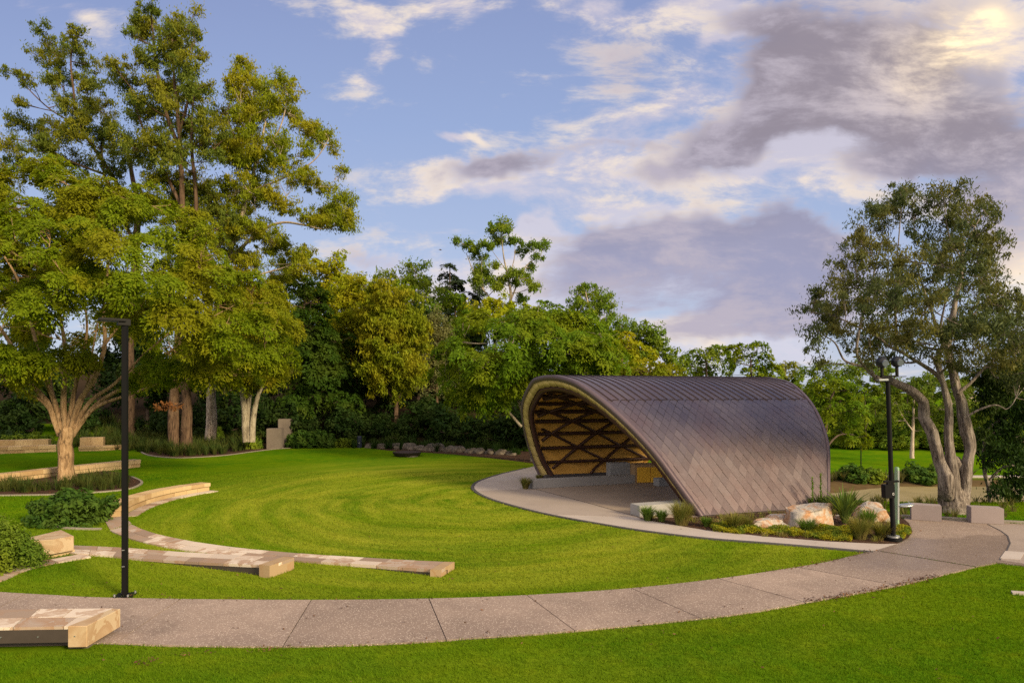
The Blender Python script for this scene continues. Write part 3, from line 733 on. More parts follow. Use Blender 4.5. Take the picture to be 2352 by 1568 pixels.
# paved strip that curls round the lawn and rises into a seat end
def rise(pts, u0, u1, z0, z1, e=2.):
    return spline([gp(u, v, z0 + (z1 - z0) * min(1, max(0, (u - u0) / (u1 - u0))) ** e) for u, v in pts])
inn = rise([(303, 1203.6), (331, 1216), (374, 1228.5), (452, 1244), (546, 1256.6), (624, 1264.4), (733, 1272.8), (850, 1280), (960, 1286), (1043, 1290.5)], 560, 1043, .035, .155)
out_ = rise([(252, 1217), (296, 1234.8), (374, 1253.5), (468, 1268), (562, 1277), (677, 1286), (734, 1289.4), (800, 1293.5), (900, 1300.5), (1015, 1308)], 550, 1015, .035, .155)
def lawn_strip():
    root = empty('sandstone_bench', gp(700, 1283)); tag(root, 'flat banded sandstone strip curling along the near edge of the lawn', 'stone seat'); b = Vector(root.location)
    stone_run('stone_top', [p - b for p in inn], [p - b for p in out_], None, None, 0, 2, .75, 'sandstone_pave', 3, parent=root, thin=.07); KEEP_OUT[-1] = KEEP_OUT[-1] + np.array([b.x, b.y])
    L = resample3(out_, 60)[30:]; bm = bmesh.new(); n = Vector((0, .03, 0)); rows = [[bm.verts.new((p[0] - b.x + dx, p[1] - b.y + dy, z)) for p, z in zip(L, zz)] for dx, dy, zz in ((-.02, .02, [-.1] * 30), (-.02, .02, [p[2] - .065 for p in L]), (.1, .25, [p[2] - .065 for p in L]), (.1, .25, [-.1] * 30))]
    for a in range(3):
        for k in range(len(L) - 1): bm.faces.new((rows[a][k], rows[a][k + 1], rows[a + 1][k + 1], rows[a + 1][k]))
    bm_obj('front_board', bm, 'timber_board', root)
    bm = bmesh.new(); A = gp(1013, 1308.5, .155) - b; B = gp(1044, 1290.3, .155) - b; bk = Vector((-.24, .03, 0)); bt = [Vector((p.x, p.y, -.1)) for p in (A, B, B + bk, A + bk)]
    add_hexa(bm, bt + [Vector((p.x, p.y, .161)) for p in bt]); bm_obj('end_block', bm, 'sandstone', root)
lawn_strip()
inn2 = rise([(160, 1251), (281, 1256.6), (405, 1265.5), (530, 1273), (675.5, 1280.5)], 240, 675, .05, .26)
out2 = rise([(160, 1269), (250, 1275), (328, 1282.5), (406, 1287.5), (571, 1296), (621, 1299)], 230, 621, .05, .26)
def seat_two():
    root = empty('sandstone_bench', gp(400, 1280)); tag(root, 'sandstone topped seat with dark front board and square pale end behind the near path', 'stone seat')
    b = Vector(root.location)
    stone_run('stone_top', [p - b for p in inn2], [p - b for p in out2], None, None, 0, 2, .62, 'sandstone_pave', 5, parent=root, thin=.06)
    KEEP_OUT[-1] = KEEP_OUT[-1] + np.array([b.x, b.y])
    L = resample3(out2, 60)[18:57]; bm = bmesh.new(); rows = [[bm.verts.new((p[0] - b.x, p[1] - b.y + dy, z)) for p, z in zip(L, zz)] for dy, zz in ((.02, [-.1] * 39), (.02, [p[2] - .055 for p in L]), (.3, [p[2] - .055 for p in L]), (.3, [-.1] * 39))]
    for a in range(3):
        for k in range(len(L) - 1): bm.faces.new((rows[a][k], rows[a][k + 1], rows[a + 1][k + 1], rows[a + 1][k]))
    bm_obj('front_board', bm, 'timber_board', root)
    bm = bmesh.new(); A = gp(619, 1299.5, .26) - b; B = gp(675.5, 1280.2, .26) - b; dirn = (Vector((A.x, A.y, 0)) - Vector((B.x, B.y, 0))).normalized(); back = Vector((dirn.y, -dirn.x, 0)) * -.28
    if back.x > 0: back = -back
    bt = [Vector((A.x, A.y, -.1)), Vector((B.x, B.y, -.1)), Vector((B.x, B.y, -.1)) + back, Vector((A.x, A.y, -.1)) + back]
    add_hexa(bm, bt + [Vector((p.x, p.y, .267)) for p in bt]); bm_obj('end_block', bm, 'sandstone', root)
seat_two()
# low curved seat with its two courses and the strip at its foot
front4 = spline([gp(u, v) for u, v in [(283, 1187), (294, 1179), (325, 1164), (369, 1149.5), (425, 1137), (484, 1127)]])
f4 = resample(front4, 60); b4 = offset_line(f4, .55)
def seat_four():
    root = empty('sandstone_bench', gp(370, 1150)); tag(root, 'curved two course sandstone seat at the left end of the lawn', 'stone seat'); b = root.location
    loc = lambda L: [Vector((p[0] - b.x, p[1] - b.y, 0)) for p in L]
    stone_run('base_course', loc(offset_line(f4, .07)), loc(offset_line(f4, .5)), .19, .18, -.1, 1, .8, 'sandstone_wall', 7, parent=root); KEEP_OUT.pop()
    stone_run('seat_course', loc(f4), loc(b4), .40, .33, .195, 1, .62, 'sandstone_wall', 8, parent=root); KEEP_OUT.pop()
    KEEP_OUT.append(np.concatenate([f4, b4[::-1]]))
seat_four()
tag(stone_run('foot_paving', resample(front4, 60), offset_line(f4, -.42), .03, .03, -.1, 1, .8, 'sandstone_pave', 9), kind='structure')
plat = [gp(u, v) for u, v in [(250, 1161), (283, 1187), (303, 1203.6), (252, 1217), (236, 1187)]]
tag(slab('seat_landing', plat, .026, 'sandstone_pave'), kind='structure')
# terrace walls further left
def terrace(pts, h, depth, z0, label, seed, courses=2):
    L = [at(*p) if len(p) == 3 else gp(*p) for p in pts]; f = resample(spline(L), 60); root = empty('terrace_wall', (f[30][0], f[30][1], z0)); b = root.location
    tag(root, label, 'terrace wall')
    for k in range(courses):
        a = offset_line(f, .05 * (courses - 1 - k)); c = offset_line(f, depth)
        loc = lambda P: [Vector((p[0] - b.x, p[1] - b.y, 0)) for p in P]
        z1 = h * (k + 1) / courses; zlow = h * k / courses - (.3 if k == 0 else -.006)
        stone_run('stone_course', loc(a), loc(c), z1, z1, zlow, 1, .8, 'sandstone_wall', seed + k, parent=root); KEEP_OUT.pop()
    KEEP_OUT.append(np.concatenate([f, offset_line(f, depth)[::-1]]))
terrace([(-60, 1117), (0, 1110), (60, 1103), (130, 1094), (230, 1083), (324, 1072)], .40, .6, 0, 'sandstone terrace wall running behind the spreading tree bed', 20)
terrace([(-60, 1044), (0, 1042), (129, 1037)], .44, .8, 0, 'sandstone terrace wall at the left edge below the upper lawn', 24)
terrace([(180, 1036), (240, 1034.5), (315, 1030)], .32, .7, 0, 'short sandstone terrace wall right of the spreading trunk', 26)
terrace([(-60, 1028, 46.3), (0, 1026, 46.5), (111, 1022, 47.5)], .34, .8, .36, 'upper sandstone terrace wall under the top lawn at far left', 28, 1)
terrace([(183, 1017, 47), (237, 1015.5, 47.5)], .35, .7, .5, 'small upper sandstone wall behind the spreading trunk', 30, 1)

def seat_three():      # stone block seat end by the left shrub
    root = empty('stone_bench', gp(122, 1284)); tag(root, 'thick banded sandstone bench end rising beside the far left shrub', 'stone bench'); b = root.location
    A, B, C = gp(75, 1243, .45), gp(122, 1239, .45), gp(170, 1231, .45)
    back = Vector((-.55, .5, 0)); bm = bmesh.new(); e1 = Vector((B.x, B.y, 0)); e0 = Vector((A.x, A.y, 0)); e2 = Vector((C.x, C.y, 0))
    bt = [e0, e1, e2, e2 + back * 1.1 + Vector((-.2, .2, 0)), e0 + back * .7]
    vs0 = [bm.verts.new((p.x - b.x, p.y - b.y, .10)) for p in bt]; vs1 = [bm.verts.new((p.x - b.x, p.y - b.y, .46)) for p in bt]; n = 5
    bm.faces.new(vs1); bm.faces.new(vs0[::-1])
    for i in range(n): bm.faces.new((vs0[i], vs0[(i + 1) % n], vs1[(i + 1) % n], vs1[i]))
    bmesh.ops.bevel(bm, geom=list(bm.edges), offset=.012, segments=1, affect='EDGES'); bm_obj('seat_block', bm, 'sandstone', root)
    bm = bmesh.new(); pl = [p + Vector((-.06, .12, 0)) for p in bt]; vs0 = [bm.verts.new((p.x - b.x, p.y - b.y, -.1)) for p in pl]; vs1 = [bm.verts.new((p.x - b.x, p.y - b.y, .098)) for p in pl]
    bm.faces.new(vs1)
    for i in range(n): bm.faces.new((vs0[i], vs0[(i + 1) % n], vs1[(i + 1) % n], vs1[i]))
    bm_obj('plinth', bm, 'sandstone_wall', root)
seat_three()
foot3 = spline([gp(u, v) for u, v in [(-60, 1345), (0, 1337), (60, 1311), (125, 1295), (210, 1281)]])
tag(stone_run('bench_paving', resample(foot3, 40), offset_line(resample(foot3, 40), .5), .03, .03, -.1, 1, .7, 'sandstone_pave', 33), kind='structure')
def front_bench():
    A, B = gp(199.7, 1437, .40), gp(277, 1394.5, .42); root = empty('stone_bench', gp(150, 1495)); b = root.location
    tag(root, 'nearest bench with sandstone slab top and dark timber front edge beside the path', 'stone bench')
    e0, e1 = gp(-360, 1446, .40), gp(195, 1437.3, .40); f0, f1 = gp(-360, 1403, .40), gp(262, 1395.5, .40)
    loc = lambda L: [Vector((p.x - b.x, p.y - b.y, 0)) for p in L]
    stone_run('stone_top', loc([e0, e1]), loc([f0, f1]), .40, .40, .33, 2, .62, 'sandstone_pave', 41, parent=root); KEEP_OUT[-1] = KEEP_OUT[-1] + np.array([b.x, b.y])
    d = Vector((e1.x - e0.x, e1.y - e0.y, 0)); L = d.length; d.normalize(); rot = Matrix.Rotation(math.atan2(d.y, d.x), 4, 'Z'); mid = Vector(((e0.x + e1.x) / 2 - b.x, (e0.y + e1.y) / 2 - b.y, 0)); n = Vector((-d.y, d.x, 0))
    bm = bmesh.new(); add_box(bm, mid + n * .03 + Vector((0, 0, .255)), (L, .05, .20), rot); bm_obj('front_board', bm, 'timber_board', root)
    for t in np.arange(.15, 1.6, .55):
        bm = bmesh.new(); q = mid + d * (L / 2 - t) + n * .002 + Vector((0, 0, .25)); add_cyl(bm, q, q - n * .012, .011, seg=8); bm_obj('bolt', bm, 'steel', root)
    bm = bmesh.new(); add_box(bm, mid + n * .55 + Vector((0, 0, .12)), (L - .3, .5, .42), rot); bm_obj('plinth', bm, 'old_concrete', root)
    bm = bmesh.new(); A2, B2 = Vector((e1.x - b.x, e1.y - b.y, 0)), Vector((gp(277, 1394.5, .42).x - b.x, gp(277, 1394.5, .42).y - b.y, 0))
    bk = -d * .26; bt = [A2 + d * .03, B2 + d * .0, B2 + bk * .55, A2 + bk]
    lo = [Vector((bt[0].x, bt[0].y, .075)), Vector((bt[1].x, bt[1].y, .10)), Vector((bt[2].x, bt[2].y, .10)), Vector((bt[3].x, bt[3].y, .075))]
    add_hexa(bm, lo + [Vector((p.x, p.y, .405)) for p in bt]); bmesh.ops.bevel(bm, geom=list(bm.edges), offset=.01, segments=1, affect='EDGES'); bm_obj('end_block', bm, 'sandstone', root)
    bm = bmesh.new(); q = (A2 + B2) / 2 - d * .25 ; add_box(bm, (q.x, q.y, .02), (.3, .5, .13), rot); bm_obj('foot', bm, 'old_concrete', root)
front_bench()

def stone_pillar(u0, u1, vb, vt, label, dd=0.):
    a, b_ = gp(u0, vb), gp(u1, vb); W = (b_ - a).length; d = a.y; H = pxm(vb - vt, d); bm = bmesh.new(); r = np.random.default_rng(int(u0))
    add_box(bm, (0, 0, H / 2 - .1), (W, W * .9, H + .2), Matrix.Rotation(.12, 4, 'Z'), .03)
    o = bm_obj('stone_pillar', bm, 'old_concrete'); o.location = (a + b_) / 2 + Vector((0, W * .45, 0)); tag(o, label, 'pillar')
stone_pillar(610, 644, 1031, 984, 'shorter weathered concrete pillar at the back of the lawn')
stone_pillar(637, 665, 1026, 962, 'taller weathered concrete pillar at the back of the lawn')

# ------------------------------------------------------------------ planting beds
def bed(name, pts, closed=True, kerb=True, z=.022):
    L = spline([gp(u, v) for u, v in pts], 8, closed); o = slab(name, L, z, 'mulch'); tag(o, kind='structure')
    return L
bl = bed('tree_bed', [(-60, 1085), (60, 1090), (180, 1080), (270, 1085), (318, 1103), (318, 1114), (290, 1124), (220, 1131), (130, 1136), (0, 1138), (-60, 1138)])
KB = spline([gp(u, v) for u, v in [(-60, 1138), (0, 1138), (130, 1136), (220, 1131), (290, 1124), (318, 1114), (321, 1106), (300, 1096)]]); tag(strip2('bed_kerb', KB, offset_line(KB, -.10), .05, 'kerb'), kind='structure')
bb_line = spline([gp(u, v) for u, v in [(322, 1034), (326, 1041), (350, 1048), (400, 1052), (450, 1051), (520, 1046), (580, 1038), (640, 1031), (700, 1028.5), (770, 1027), (826, 1025)]])
tag(slab('back_bed', bb_line + [at(826, 1030, 50.5), at(322, 1030, 50.5)], .02, 'mulch'), kind='structure')
tag(strip2('bed_kerb', bb_line, offset_line(bb_line, .11), .05, 'kerb'), kind='structure')
mul = [gp(u, v) for u, v in [(838, 1028), (900, 1035), (960, 1038), (1040, 1043), (1120, 1051), (1180, 1058), (1240, 1066), (1262, 1077), (1262, 1040), (1100, 1027), (840, 1024)]]
tag(slab('mulch_strip', mul, .016, 'mulch'), kind='structure')
shell_bed = [gp(u, v) for u, v in [(1468, 1192.5), (1530, 1204), (1620, 1219), (1760, 1234), (1900, 1245), (2030, 1251), (2062, 1250), (2086, 1238), (2096, 1222), (2088, 1203), (2068, 1187), (1990, 1158), (1912, 1161)]] + [P2 + WX * .1, P1 + WX * .1, gp(1560, 1181)]
tag(slab('shell_bed', shell_bed, .030, 'mulch'), kind='structure')

# ------------------------------------------------------------------ street furniture
def lamp_post():
    b = gp(287, 1369); d = b.y; root = empty('lamp_post', b); tag(root, 'tall black square lamp post beside the near path at left', 'lamp post')
    w = pxm(12, d); H = pxm(1369 - 744, d)
    bm = bmesh.new(); add_box(bm, (0, 0, H / 2), (w, w, H), Matrix.Rotation(R(14), 4, 'Z'), .008); bm_obj('post', bm, 'black_metal', root)
    bm = bmesh.new(); add_box(bm, (0, 0, .02), (.34, .34, .025), Matrix.Rotation(R(14), 4, 'Z'), .004)
    bp = bm_obj('base_plate', bm, 'black_metal', root)
    for sx in (-.13, .13):
        for sy in (-.13, .13):
            bm = bmesh.new(); add_cyl(bm, (sx, sy, .03), (sx, sy, .075), .02, seg=6); bm_obj('bolt', bm, 'steel', root)
    # flat head reaching out to the left and towards the path
    dirv = Vector((-.80, -.62, 0)).normalized(); rot = Matrix.Rotation(math.atan2(dirv.y, dirv.x), 4, 'Z')
    bm = bmesh.new(); add_box(bm, Vector((0, 0, H + .03)) + dirv * .02, (.22, .17, .13), rot, .01); bm_obj('bracket', bm, 'black_metal', root)
    bm = bmesh.new(); add_box(bm, Vector((0, 0, H + .065)) + dirv * .22, (.46, .28, .055), rot, .012); hd = bm_obj('lamp_head', bm, 'black_metal', root)
    bm = bmesh.new(); add_box(bm, Vector((0, 0, H + .032)) + dirv * .27, (.30, .20, .012), rot); bm_obj('lens', bm, 'glass_lens', root)
    for zz in (.60, .92):
        bm = bmesh.new(); add_box(bm, (0.0, -w * .62, zz), (.05, .012, .015), Matrix.Rotation(R(14), 4, 'Z')); bm_obj('access_fixing', bm, 'steel', root)
lamp_post()
def spot_post():
    b = gp(2052, 1243); d = b.y; root = empty('spotlight_post', b); tag(root, 'black pole with two round spotlights and a control box by the plaza', 'light pole')
    H = pxm(1243 - 868, d); root.rotation_euler = (0, R(-2.0), 0)
    bm = bmesh.new(); add_cyl(bm, (0, 0, -.02), (0, 0, .10), .215, seg=40); add_cyl(bm, (0, 0, .10), (0, 0, .135), .12, .10, 24); bm_obj('base', bm, 'black_metal', root)
    bm = bmesh.new(); add_cyl(bm, (0, 0, .12), (0, 0, .16), .155, seg=32); bm_obj('base_ring', bm, 'steel', root)
    bm = bmesh.new(); add_cyl(bm, (0, 0, .1), (0, 0, H), .062, .056, 24); bm_obj('pole', bm, 'black_metal', root)
    bm = bmesh.new(); add_box(bm, (.04, 0, H + .05), (.46, .12, .045), None, .008); add_box(bm, (0, 0, H - .04), (.22, .16, .12), None, .01); add_box(bm, (.34, .02, H + .03), (.34, .03, .02)); bm_obj('cross_arm', bm, 'black_metal', root)
    bm = bmesh.new(); add_box(bm, (-.16, -.04, H - .04), (.26, .14, .05), None, .01); bm_obj('sensor', bm, 'steel', root)
    for sx in (-.17, .23):
        bm = bmesh.new(); add_box(bm, (sx + .0, -.04, H + .20), (.065, .07, .28), None, .01); add_cyl(bm, (sx - .12, -.04, H + .42), (sx + .12, -.04, H + .42), .03, seg=12)
        s = bm_obj('spotlight', bm, 'black_metal', root)
        bm = bmesh.new(); add_sphere(bm, (sx, -.05, H + .43), (.145, .15, .15), None, 28)
        for k in range(6): add_cyl(bm, (sx, -.05, H + .30 + .05 * k), (sx, -.05, H + .312 + .05 * k), .152 * math.sin(math.acos(max(-1, min(1, (.30 + .05 * k + .006 - .43) / .155)))), seg=28)
        bm_obj('housing', bm, 'black_gloss', s)
        bm = bmesh.new(); add_cyl(bm, (sx + .02, -.17, H + .40), (sx + .02, -.205, H + .39), .09, .08, 24); bm_obj('lens', bm, 'glass_lens', s)
    zb = pxm(1243 - 1126, d); bm = bmesh.new(); add_box(bm, (-.13, -.06, zb), (.27, .2, .36), None, .012); cb = bm_obj('control_box', bm, 'black_metal', root)
    bm = bmesh.new(); add_box(bm, (-.045, -.164, zb - .04), (.04, .004, .007)); add_box(bm, (-.045, -.164, zb - .09), (.04, .004, .007)); add_box(bm, (-.062, -.164, zb - .065), (.007, .004, .05)); add_box(bm, (-.028, -.164, zb - .065), (.007, .004, .02)); bm_obj('marking', bm, 'white_mark', cb)
    bm = bmesh.new(); add_box(bm, (-.02, -.03, zb + .25), (.40, .07, .05), None, .006); add_box(bm, (-.1, -.06, zb + .21), (.1, .1, .06)); bm_obj('bracket', bm, 'black_metal', root)
spot_post()
def bottle_filler():
    b = gp(2060, 1213); d = b.y; root = empty('drinking_fountain', b); tag(root, 'slim pale green drinking fountain with side bowl behind the spotlight pole', 'drinking fountain')
    H = pxm(1213 - 1072, d); bm = bmesh.new(); add_box(bm, (0, 0, H / 2), (.075, .16, H), None, .02); bm_obj('post', bm, 'green_post', root)
    bm = bmesh.new(); add_box(bm, (0, -.085, H * .55), (.05, .01, H * .8)); bm_obj('front_plate', bm, 'steel', root)
    bm = bmesh.new(); z = pxm(1213 - 1160, d); M = Matrix.Rotation(R(-6), 4, 'Y'); add_sphere(bm, (.24, -.02, z), (.24, .17, .05), M, 20); add_box(bm, (.24, -.02, z + .03), (.42, .26, .02), M, .01); bm_obj('bowl', bm, 'steel', root)
    bm = bmesh.new(); add_cyl(bm, (.36, .02, z + .04), (.36, .02, z + .12), .012, seg=8); bm_obj('spout', bm, 'steel', root)
    bm = bmesh.new(); add_box(bm, (0, 0, .012), (.24, .3, .02)); bm_obj('base_plate', bm, 'steel', root)
bottle_filler()
wall_box('block_bench', gp(2093, 1195), gp(2163, 1200), .46, pxm(35, 21.1), 'bench_concrete', 'pinkish concrete block bench left of the paperbark trunk', 'bench', .03, bev=.008)
wall_box('block_bench', gp(2230.5, 1202.5), gp(2306.5, 1206.5), .46, pxm(36, 20.7), 'bench_concrete', 'pinkish concrete block bench right of the paperbark trunk', 'bench', .03, bev=.008)
def far_lamp():
    b = at(1977.5, 1076, 71.5); root = empty('lamp_post', b); tag(root, 'thin dark lamp post standing on the far grass slope', 'lamp post'); H = pxm(60, 71.5)
    bm = bmesh.new(); add_cyl(bm, (0, 0, -.3), (0, 0, H), .06, .05, 10); bm_obj('post', bm, 'black_metal', root)
    bm = bmesh.new(); add_box(bm, (-.3, 0, H), (.62, .25, .1), None, .02); bm_obj('lamp_head', bm, 'black_metal', root)
far_lamp()
def bin_():
    b = gp(825.5, 1028); d = b.y; bm = bmesh.new(); H = pxm(27, d)
    add_cyl(bm, (0, 0, -.1), (0, 0, H * .93), .17, seg=20); add_cyl(bm, (0, 0, H * .93), (0, 0, H), .18, .13, 20)
    o = bm_obj('bollard', bm, 'bin_navy'); o.location = b; tag(o, 'dark navy bollard at the back edge of the lawn', 'bollard')
    bm = bmesh.new(); add_cyl(bm, (.02, -.172, H * .45), (.02, -.18, H * .45), .035, seg=10); bm_obj('badge', bm, 'white_mark', o)
bin_()
def pit():
    b = gp(935, 1047); d = b.y; root = empty('fire_pit', b); tag(root, 'low dark rusted round pit on the back of the lawn', 'fire pit')
    bm = bmesh.new(); add_cyl(bm, (0, 0, .06), (0, 0, .26), .80, .92, 14); bm_obj('rim', bm, 'pit_steel', root)
    bm = bmesh.new(); add_cyl(bm, (0, 0, .26), (0, 0, .30), .86, .6, 14); bm_obj('cover', bm, 'brown_base', root)
    bm = bmesh.new(); add_cyl(bm, (.3, -.3, -.05), (.3, -.3, .06), .45, .4, 12); bm_obj('foot', bm, 'rock', root)
pit()

# ------------------------------------------------------------------ rocks
def rock(name, c, size, label, cat, m, seed, group=None, cuts=7, rot=0., ex=.55):
    r = np.random.default_rng(seed); bm = bmesh.new(); bmesh.ops.create_icosphere(bm, subdivisions=4, radius=1)
    V = np.array([v.co[:] for v in bm.verts]); V = np.sign(V) * np.abs(V) ** ex; V /= np.abs(V).max(0)
    for k in range(cuts):
        n = r.normal(0, 1, 3); n[2] = abs(n[2]) * .8; n /= np.linalg.norm(n); dd = r.uniform(.68, .95); p = V @ n; V = V - np.maximum(p - dd, 0)[:, None] * n
    f1, f2 = r.normal(0, 2.6, (3, 3)), r.normal(0, 6, (3, 3)); V = V * (1 + .045 * np.sin(V @ f1).sum(1) + .02 * np.sin(V @ f2).sum(1))[:, None] + r.normal(0, .006, V.shape)
    for v, co in zip(bm.verts, V): v.co = Vector((co[0] * size[0], co[1] * size[1], co[2] * size[2]))
    bmesh.ops.rotate(bm, verts=bm.verts, matrix=Matrix.Rotation(rot, 3, 'Z'))
    o = bm_obj(name, bm, m); o.location = c; tag(o, label, cat, group); return o
def boulder(u, vb, w, h, dep, label, seed, rot=0., m='boulder', cuts=5, ex=.5):
    b = gp(u, vb); d = b.y + dep / 2; hw = pxm(w, d) / 2; hh = pxm(h, d); rock('boulder', (b.x * d / b.y, b.y + dep / 2, hh * .42), (hw, dep / 2, hh * .58), label, 'boulder', m, seed, rot=rot, cuts=cuts, ex=ex)
boulder(1861, 1213, 103, 50, .95, 'big squarish pale boulder with a rusty top in the bed by the shell', 3, .0, cuts=4, ex=.22)
boulder(1772, 1219, 92, 22, .7, 'low flat pale boulder left of the big squarish boulder', 5)
boulder(1786, 1201, 66, 17, .6, 'reddish flat rock tucked behind the low pale boulder', 12, 0, 'boulder')
boulder(2001, 1201, 62, 42, 1.0, 'rounded rusty boulder between the spiky plant and spotlight pole', 9)
boulder(1938, 1197, 34, 14, .5, 'small white rock behind the spiky plant', 14)
rr_ = np.random.default_rng(5)
rw = [(875, 24, 16), (905, 26, 18), (935, 30, 20), (962, 24, 15), (985, 22, 22), (1008, 26, 26), (1030, 22, 18), (1054, 28, 20), (1080, 24, 17), (1102, 26, 18), (1128, 24, 16), (1150, 24, 16), (1172, 20, 13), (850, 22, 14)]
for k, (u, w, h) in enumerate(rw):
    vb = 1029 + (u - 850) / 320 * 17; b = gp(u, vb); d = b.y
    rock('edge_rock', (b.x, b.y + .5, pxm(h, d) * .25), (pxm(w, d) / 2 * 1.25, .5, pxm(h, d) * .5), 'grey rock in the row edging the dark wood behind the lawn', 'rock', 'rock', 50 + k, 'row of rocks along the wood edge', 6)

# ------------------------------------------------------------------ vegetation machinery
def nrm(v): return v / (np.linalg.norm(v, axis=-1, keepdims=True) + 1e-9)
def leaf_quads(C, A, B, L, W):
    A = nrm(A) * (np.asarray(L) / 2)[:, None]; B = nrm(B) * (np.asarray(W) / 2)[:, None]
    V = np.stack([C - A, C + B - A * .15, C + A, C - B - A * .15], 1).reshape(-1, 3)
    Q = np.arange(len(C) * 4).reshape(-1, 4); return V, Q
def sprays(S, rad, O, style, nl, L, W, r):
    M = len(S); n = M * nl; idx = np.repeat(np.arange(M), nl); S_, rd, O_ = S[idx], rad[idx][:, None], O[idx]
    up = np.array([0, 0, 1.]); g = lambda s=1.: r.normal(0, s, (n, 3))
    if style == 'feather':
        nn = nrm(up * .8 + .85 * O + r.normal(0, .25, (M, 3)))[idx]; e1 = nrm(np.cross(nn, np.array([.3, 1, .1]))); e2 = np.cross(nn, e1)
        ph = r.uniform(0, 2 * math.pi, (n, 1)); rho = np.sqrt(r.uniform(0, 1, (n, 1)))
        rad_d = np.cos(ph) * e1 + np.sin(ph) * e2
        C = S_ + rd * rho * rad_d - up * rd * .38 * rho ** 2 + nn * r.normal(0, .10, (n, 1)) * rd
        ax = rad_d - .45 * rho * up + g(.45); sd = np.cross(nn + g(.35), ax)
    elif style == 'droop':
        C = S_ + g(.42) * rd * np.array([1, 1, .85]); ax = -up * .9 + g(.55); sd = np.cross(g(1.), ax)
    else:
        dr = nrm(g()); C = S_ + dr * rd * r.uniform(.15, 1, (n, 1)) ** .45 * np.array([1, 1, .8]); nn = nrm(dr + .5 * up + g(.5)); ax = np.cross(nn, g()); sd = np.cross(nn, ax)
    s = np.exp(r.normal(-.05, .30, n)).clip(.4, 1.7)
    return leaf_quads(C, ax, sd, L * s, W * s)
def tube(V, Q, pts, rads, k=7, lump=0., r=None):
    P = np.array([tuple(p) for p in pts], float); rads = np.asarray(rads, float); n = len(P); t = nrm(np.gradient(P, axis=0))
    ref = np.array([.31, .95, .05]); a = nrm(np.cross(t, ref)); b = np.cross(t, a); th = np.arange(k) * 2 * math.pi / k
    R2 = np.repeat(rads[:, None], k, 1)
    if lump and r is not None:
        ph = r.uniform(0, 6.28, 4); tt = np.arange(n)[:, None]
        R2 = R2 * (1 + lump * np.sin(3 * th + ph[0] + .05 * tt) + lump * .8 * np.sin(5 * th + ph[1] - .06 * tt) + lump * .3 * np.sin(2 * th + ph[2] + .25 * tt))
    ring = P[:, None] + R2[..., None] * (np.cos(th)[None, :, None] * a[:, None] + np.sin(th)[None, :, None] * b[:, None])
    base = sum(len(x) for x in V); V.append(ring.reshape(-1, 3)); i = np.arange(n - 1)[:, None] * k + base; j = np.arange(k)[None, :]; j2 = (j + 1) % k
    Q.append(np.stack([i + j, i + j2, i + k + j2, i + k + j], -1).reshape(-1, 4))
def curve_to(p, q, r, sag=.12, n=5):
    p, q = np.array(p), np.array(q); L = np.linalg.norm(q - p); m = (p + q) / 2 + r.normal(0, .07, 3) * L + np.array([0, 0, -sag * L]); t = np.linspace(0, 1, n)[:, None]
    return (1 - t) ** 2 * p + 2 * t * (1 - t) * m + t ** 2 * q
